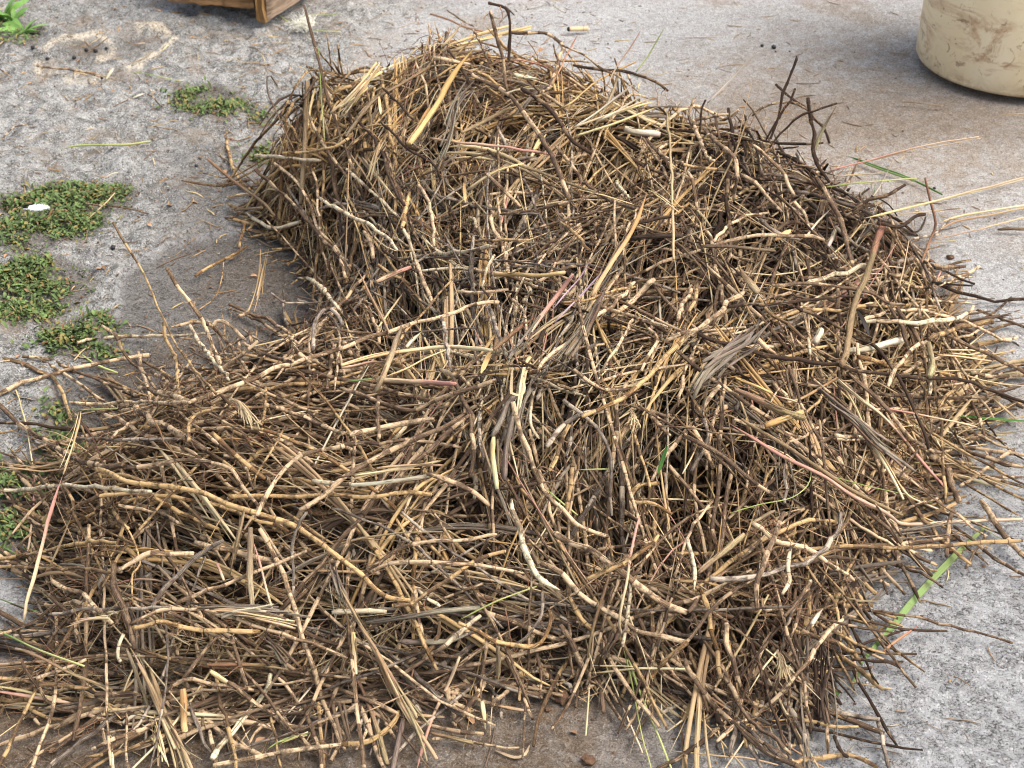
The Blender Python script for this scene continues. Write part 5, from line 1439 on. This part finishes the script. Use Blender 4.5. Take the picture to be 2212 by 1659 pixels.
def lay(n, m, Lr, depth, curl, tilt, grow=0.0, zwob=.0, spread=1.0, innf=.8):
    """n centre lines of m points lying in the pile along its grain"""
    q = sample_xy(n, grow); h = H(q[:, 0], q[:, 1]); x, y = to_px(np.stack([q[:, 0], q[:, 1], h], -1)); z = zone_of(x, y)
    ang = np.radians(np.array([ZA[k_][2] for k_ in z]) + rng.normal(0, spread, n) * np.array([ZA[k_][3] for k_ in z]) * 1.15)
    # the grain is read on the slope it lies on, not on a level plane
    e_ = .015; nx_ = -(H(q[:, 0] + e_, q[:, 1]) - H(q[:, 0] - e_, q[:, 1])) / (2 * e_); ny_ = -(H(q[:, 0], q[:, 1] + e_) - H(q[:, 0], q[:, 1] - e_)) / (2 * e_)
    nn = np.stack([nx_, ny_, np.ones(n)], -1); p1 = np.stack([q[:, 0], q[:, 1], h], -1); dd_ = rays(x + np.cos(ang) * 8, y + np.sin(ang) * 8)
    den = (nn * dd_).sum(1); t_ = (nn * (p1 - C0)).sum(1) / np.where(np.abs(den) < .12, -.12, den); p2 = C0 + dd_ * t_[:, None]; flat_ = on_plane(x + np.cos(ang) * 8, y + np.sin(ang) * 8, h)
    p2 = np.where((den < -.15)[:, None], p2, flat_); d3 = p2 - p1; dr = d3[:, :2]; hf = np.clip(np.linalg.norm(dr, axis=1) / np.linalg.norm(d3, axis=1), .3, 1)
    # grain running up and down the picture is foreshortened on the flat but not on a steep face
    dr /= np.linalg.norm(dr, axis=1, keepdims=True); L = rng.uniform(Lr[0], Lr[1], n) * hf
    s = np.linspace(-.5, .5, m)[None] * L[:, None]; cv = rng.normal(0, curl, n)[:, None]; cv2 = rng.normal(0, curl * .6, n)[:, None]
    th = cv * s / .1 + cv2 * (s / .1) ** 2; ct, st_ = np.cos(th), np.sin(th)
    dx = dr[:, :1] * ct - dr[:, 1:] * st_; dy = dr[:, :1] * st_ + dr[:, 1:] * ct; ds = (L / (m - 1))[:, None]
    X = np.cumsum(dx * ds, 1); Y = np.cumsum(dy * ds, 1); X += q[:, :1] - X[:, m // 2:m // 2 + 1]; Y += q[:, 1:] - Y[:, m // 2:m // 2 + 1]
    Z = H(X, Y); u = np.linspace(-1, 1, m)
    # stiff: only level, slope and a gentle bend of the surface below are followed
    Bm = np.stack([np.ones(m), u, u * u], 1); co = Z @ np.linalg.pinv(Bm).T; Zf = co @ Bm.T
    over = np.percentile(Z - Zf, 60, axis=1)[:, None]; Z = Zf + over * .6 + rng.normal(0, tilt, n)[:, None] * s - (depth(n) + .055 * sst(.50, .60, fbm(q[:, 0] * 15 + 3, q[:, 1] * 15, 3, 29)))[:, None]
    inn = inside(X, Y, FOOT).mean(1); ok = (inn > innf) | ((inn > .5) & (rng.random(n) < .3)) | ((L < .09) & (inn > .35))
    X, Y, Z, z, L = X[ok], Y[ok], Z[ok], z[ok], L[ok]
    return np.stack([X, Y, np.maximum(Z, .003)], -1), z, L
def uv_attrs(P, k, an):
    N, n, _ = P.shape; s = arclen(P); return {'len': ('FLOAT', per(s, k)), 'ang': ('FLOAT', an), 'rnd': ('FLOAT', np.repeat(rng.random(N), n * k)), 'tt': ('FLOAT', per(s / s[:, -1:], k))}
MX = {}
def rhizome_mass(name, n, Lr, rr, dmax, label, curl=.14, tilt=.12, grow=0, dmin=0.0, spread=1.0, innf=.8, bri=.84):  # bri: gap shade put into the colour, filler darker, loose top layer brighter
    P, z, L = lay(int(n * 1.2), 18, Lr, lambda k_: dmin + rng.random(k_) ** 1.3 * dmax, curl, tilt, grow, 0, spread, innf); n = len(P)
    kv = rng.normal(0, 1, (n, 7, 3)); u7 = np.linspace(0, 6, 18); i0 = np.minimum(u7.astype(int), 5); f0_ = (u7 - i0)[None, :, None]; P = P + (kv[:, i0] * (1 - f0_) + kv[:, i0 + 1] * f0_) * .0022
    r = rng.uniform(*rr, n); P = P + rng.normal(0, 1, P.shape) * (r * .35)[:, None, None]
    R = r[:, None] * (1 + rng.normal(0, .09, (n, 18))); R[:, 0] *= .75; R[:, -1] *= .7
    pt = rng.random(n) < .18; R[pt, 0] *= .15; R[pt, 1] *= .7
    P[..., 2] = np.maximum(P[..., 2], R)
    V, q, tr, an = tubes(P, R, 6, rng.random(n) * 6, rng.uniform(.5, 1, n)); K = 18 * 6
    tn = [ZA[a][4][rng.integers(len(ZA[a][4]))] for a in z]
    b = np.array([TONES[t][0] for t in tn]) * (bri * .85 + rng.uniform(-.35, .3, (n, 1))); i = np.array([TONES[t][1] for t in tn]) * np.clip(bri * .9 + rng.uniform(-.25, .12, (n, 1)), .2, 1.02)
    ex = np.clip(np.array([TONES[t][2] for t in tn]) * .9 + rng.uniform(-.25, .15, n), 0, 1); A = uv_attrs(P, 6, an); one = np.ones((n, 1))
    A.update({'jl': ('FLOAT', np.repeat(r * rng.uniform(6.5, 10.5, n), K)), 'ex': ('FLOAT', np.repeat(ex, K)), 'bark': ('FLOAT_COLOR', np.repeat(np.concatenate([b, one], 1), K, 0)), 'inner': ('FLOAT_COLOR', np.repeat(np.concatenate([i, one], 1), K, 0))})
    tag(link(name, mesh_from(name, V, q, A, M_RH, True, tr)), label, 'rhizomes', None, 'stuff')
def fibre_mass(name, n, Lr, rr, dmax, label, tones, wts, flat, m=10, k=5, curl=.07, tilt=.12, mat=None, clump=1, cat='stalks', grow=0, dmin=0., zmin=0.):
    nb = int(n * 1.2) // clump; P, z, L = lay(nb, m, Lr, lambda k_: dmin + rng.random(k_) ** 1.3 * dmax, curl, tilt, grow); nb = len(P)
    keep = rng.random(nb) < np.array([(min(1, ZA[a][5] * 1.6) if zmin == 0 else min(1, max(.04, (ZA[a][5] - zmin) * 5))) for a in z]); P, z = P[keep], z[keep]; nb = len(P)
    tn = rng.choice(len(tones), nb, p=np.array(wts) / sum(wts))
    if clump > 1:
        P = np.repeat(P, clump, 0); tn = np.repeat(tn, clump); off = rng.normal(0, .0042, (len(P), 1, 3)); P = P + off * np.linspace(.7, 1.3, m)[None, :, None] + rng.normal(0, .004, (len(P), 1, 3)) * np.linspace(-1, 1, m)[None, :, None]
        sh = rng.uniform(-.18, .18, (len(P), 1, 1)); T_ = P[:, -1:] - P[:, :1]; P = P + T_ * sh
    n_ = len(P); r = rng.uniform(*rr, n_); R = r[:, None] * (1 + rng.normal(0, .08, (n_, m))) * np.interp(np.linspace(0, 1, m), [0, .1, .8, 1], [.6, 1, 1, .35])[None]
    P[..., 2] = np.maximum(P[..., 2], .002)
    V, q, tr, an = tubes(P, R, k, rng.random(n_) * 6, rng.uniform(*flat, n_)); A = uv_attrs(P, k, an); K = m * k
    c1 = np.array([TWO[tones[t]][0] for t in tn]) * (1 + rng.uniform(-.22, .22, (n_, 1))); c2 = np.array([TWO[tones[t]][1] for t in tn]) * (1 + rng.uniform(-.22, .15, (n_, 1))); one = np.ones((n_, 1))
    A.update({'bark': ('FLOAT_COLOR', np.repeat(np.concatenate([c1, one], 1), K, 0)), 'inner': ('FLOAT_COLOR', np.repeat(np.concatenate([c2, one], 1), K, 0))})
    tag(link(name, mesh_from(name, V, q, A, mat or M_FI, True, tr)), label, cat, None, 'stuff')
def root_mass(name, n, Lr, rr, dmax, label, wig, m=10, up=.0):
    P, z, L = lay(n, m, Lr, lambda k_: rng.random(k_) ** 1.2 * dmax - up, .5, .6); n = len(P)
    keep = rng.random(n) < np.array([min(1, ZA[a][6] / 2.2) for a in z]) * np.where(fbm(P[:, 5, 0] * 14, P[:, 5, 1] * 14, 2, 44) > .46, 1, .35); P = P[keep]; n = len(P)
    w = np.cumsum(rng.normal(0, wig, (n, m, 3)), 1); w -= w.mean(1, keepdims=True); P = P + w; P[..., 2] = np.maximum(P[..., 2], .001)
    R = rng.uniform(*rr, n)[:, None] * np.linspace(1, .4, m)[None]
    V, q, tr, an = tubes(P, R, 3); A = uv_attrs(P, 3, an); K = m * 3; c = rgba((.24, .135, .075), n, .55, .08); c2 = rgba((.36, .22, .13), n, .4)
    A.update({'bark': ('FLOAT_COLOR', np.repeat(c, K, 0)), 'inner': ('FLOAT_COLOR', np.repeat(c2, K, 0))})
    tag(link(name, mesh_from(name, V, q, A, M_RT, True, tr)), label, 'roots', None, 'stuff')
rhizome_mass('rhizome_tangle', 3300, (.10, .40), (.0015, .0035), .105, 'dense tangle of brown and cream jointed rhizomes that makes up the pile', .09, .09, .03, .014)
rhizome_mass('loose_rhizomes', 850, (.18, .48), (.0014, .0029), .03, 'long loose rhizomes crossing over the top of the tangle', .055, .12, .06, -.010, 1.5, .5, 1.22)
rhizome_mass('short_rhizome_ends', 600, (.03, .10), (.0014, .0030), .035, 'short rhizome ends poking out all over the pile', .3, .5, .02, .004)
fibre_mass('grey_stalk_clumps', 4600, (.10, .28), (.0009, .0027), .085, 'clumps of grey-brown fibrous dry stalks between the rhizomes', 'gbtdc', (5, 4, 3, 1.5, 1.5), (.35, .8), clump=6, dmin=.014)
fibre_mass('dry_straw_litter', 3300, (.07, .34), (.0006, .0016), .04, 'thin cream and yellow straws mixed through the pile', 'ytcwpo', (4, 6, 5, 2, 1.2, 3), (.3, .9), 8, 4, .06, .2, M_ST, 1, 'straws', .05, .002)
fibre_mass('golden_straw_clumps', 2600, (.12, .30), (.0011, .0030), .05, 'sheaves of golden and orange-tan dry straw, thickest in the back clump', 'oytcp', (5, 3, 4, 2, .5), (.3, .8), 10, 6, .05, .12, M_ST, 4, 'straws', .02, .002, .38)
root_mass('root_fibres', 8500, (.02, .09), (.00035, .0009), .032, 'wiry brown hair roots filling the gaps of the pile', .0022, 10, .010)
root_mass('root_hairs', 7000, (.008, .04), (.0003, .0006), .024, 'fine rusty root hairs clinging to the stalks', .0018, 7, .011)
# dark core added inside the heap so the gaps between stalks read black
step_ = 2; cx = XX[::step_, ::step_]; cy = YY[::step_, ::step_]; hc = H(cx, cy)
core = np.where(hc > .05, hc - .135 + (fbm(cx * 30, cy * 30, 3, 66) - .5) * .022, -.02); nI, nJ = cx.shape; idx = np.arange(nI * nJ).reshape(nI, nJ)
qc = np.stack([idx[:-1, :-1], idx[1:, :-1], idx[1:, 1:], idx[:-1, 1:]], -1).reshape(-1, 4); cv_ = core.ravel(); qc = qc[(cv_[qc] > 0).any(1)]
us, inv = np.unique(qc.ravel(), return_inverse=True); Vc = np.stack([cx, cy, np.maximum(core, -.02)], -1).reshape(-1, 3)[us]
tag(link('dark_heap_core', mesh_from('dark_heap_core', Vc, inv.reshape(-1, 4), None, M_CORE)), 'dark core added inside the heap so its gaps look black', 'soil', None, 'stuff')
# chaff scattered on the ground round the heap
def scatter(n, seed, box): 
    r = np.random.default_rng(seed); q = r.uniform((box[0], box[2]), (box[1], box[3]), (n, 2)); x, y = to_px(np.stack([q[:, 0], q[:, 1], q[:, 0] * 0], -1))
    d = seg_dist(x, y, OUT_PX, True); k_ = r.random(n) < np.where(x < 650, .45, .03) + .9 * np.exp(-d / 90); return q[k_]
q = scatter(9000, 21, (-1.2, 1.2, 1.15, 3.6)); n = len(q); a = rng.uniform(0, np.pi, n) ; L = rng.uniform(.006, .045, n) ** 1.0 * rng.choice([.5, 1, 1.6], n, p=[.5, .4, .1]); s = np.linspace(-.5, .5, 6); bend = rng.normal(0, .5, n)
th = a[:, None] + bend[:, None] * s[None]; X = q[:, :1] + np.cumsum(np.cos(th), 1) * (L / 5)[:, None]; Y = q[:, 1:] + np.cumsum(np.sin(th), 1) * (L / 5)[:, None]
P = np.stack([X, Y, ground_z(X.ravel(), Y.ravel()).reshape(X.shape) + .0012], -1); V, qd, tr, an = tubes(P, np.repeat(rng.uniform(.0004, .0013, n)[:, None], 6, 1) * np.array([.5, 1, 1, 1, .8, .4]), 4, rng.random(n) * 6, rng.uniform(.3, .9, n))
A = uv_attrs(P, 4, an); t_ = rng.choice(5, n, p=[.3, .25, .2, .15, .1]); c = np.array([TWO['tbocy'[k_]][0] for k_ in t_]) * (1 + rng.uniform(-.3, .2, (n, 1))); c = np.concatenate([c, np.ones((n, 1))], 1)
A.update({'bark': ('FLOAT_COLOR', np.repeat(c, 24, 0)), 'inner': ('FLOAT_COLOR', np.repeat(c, 24, 0))})
tag(link('chaff', mesh_from('chaff', V, qd, A, M_ST, True, tr)), 'chaff and broken root bits strewn on the ground round the pile', 'chaff', None, 'stuff')
q = scatter(500, 33, (-1.2, .2, 1.15, 3.6)); n = len(q); L = rng.uniform(.005, .013, n)
V, qd, tt = leaves(np.stack([q[:, 0], q[:, 1], ground_z(q[:, 0], q[:, 1]) + .002], -1), L, L * rng.uniform(.35, .8, n), rng.uniform(0, 6.28, n), rng.uniform(-.05, .25, n), rng.uniform(-.5, .5, n))
tag(link('dry_leaf_bits', mesh_from('dry_leaf_bits', V, qd, leaf_attrs(n, tt, np.array([.34, .2, .11]) * (1 + rng.uniform(-.5, .4, (n, 1))), L), M_ST)), 'small brown dry leaf bits on the rough concrete', 'leaf bits', None, 'stuff')
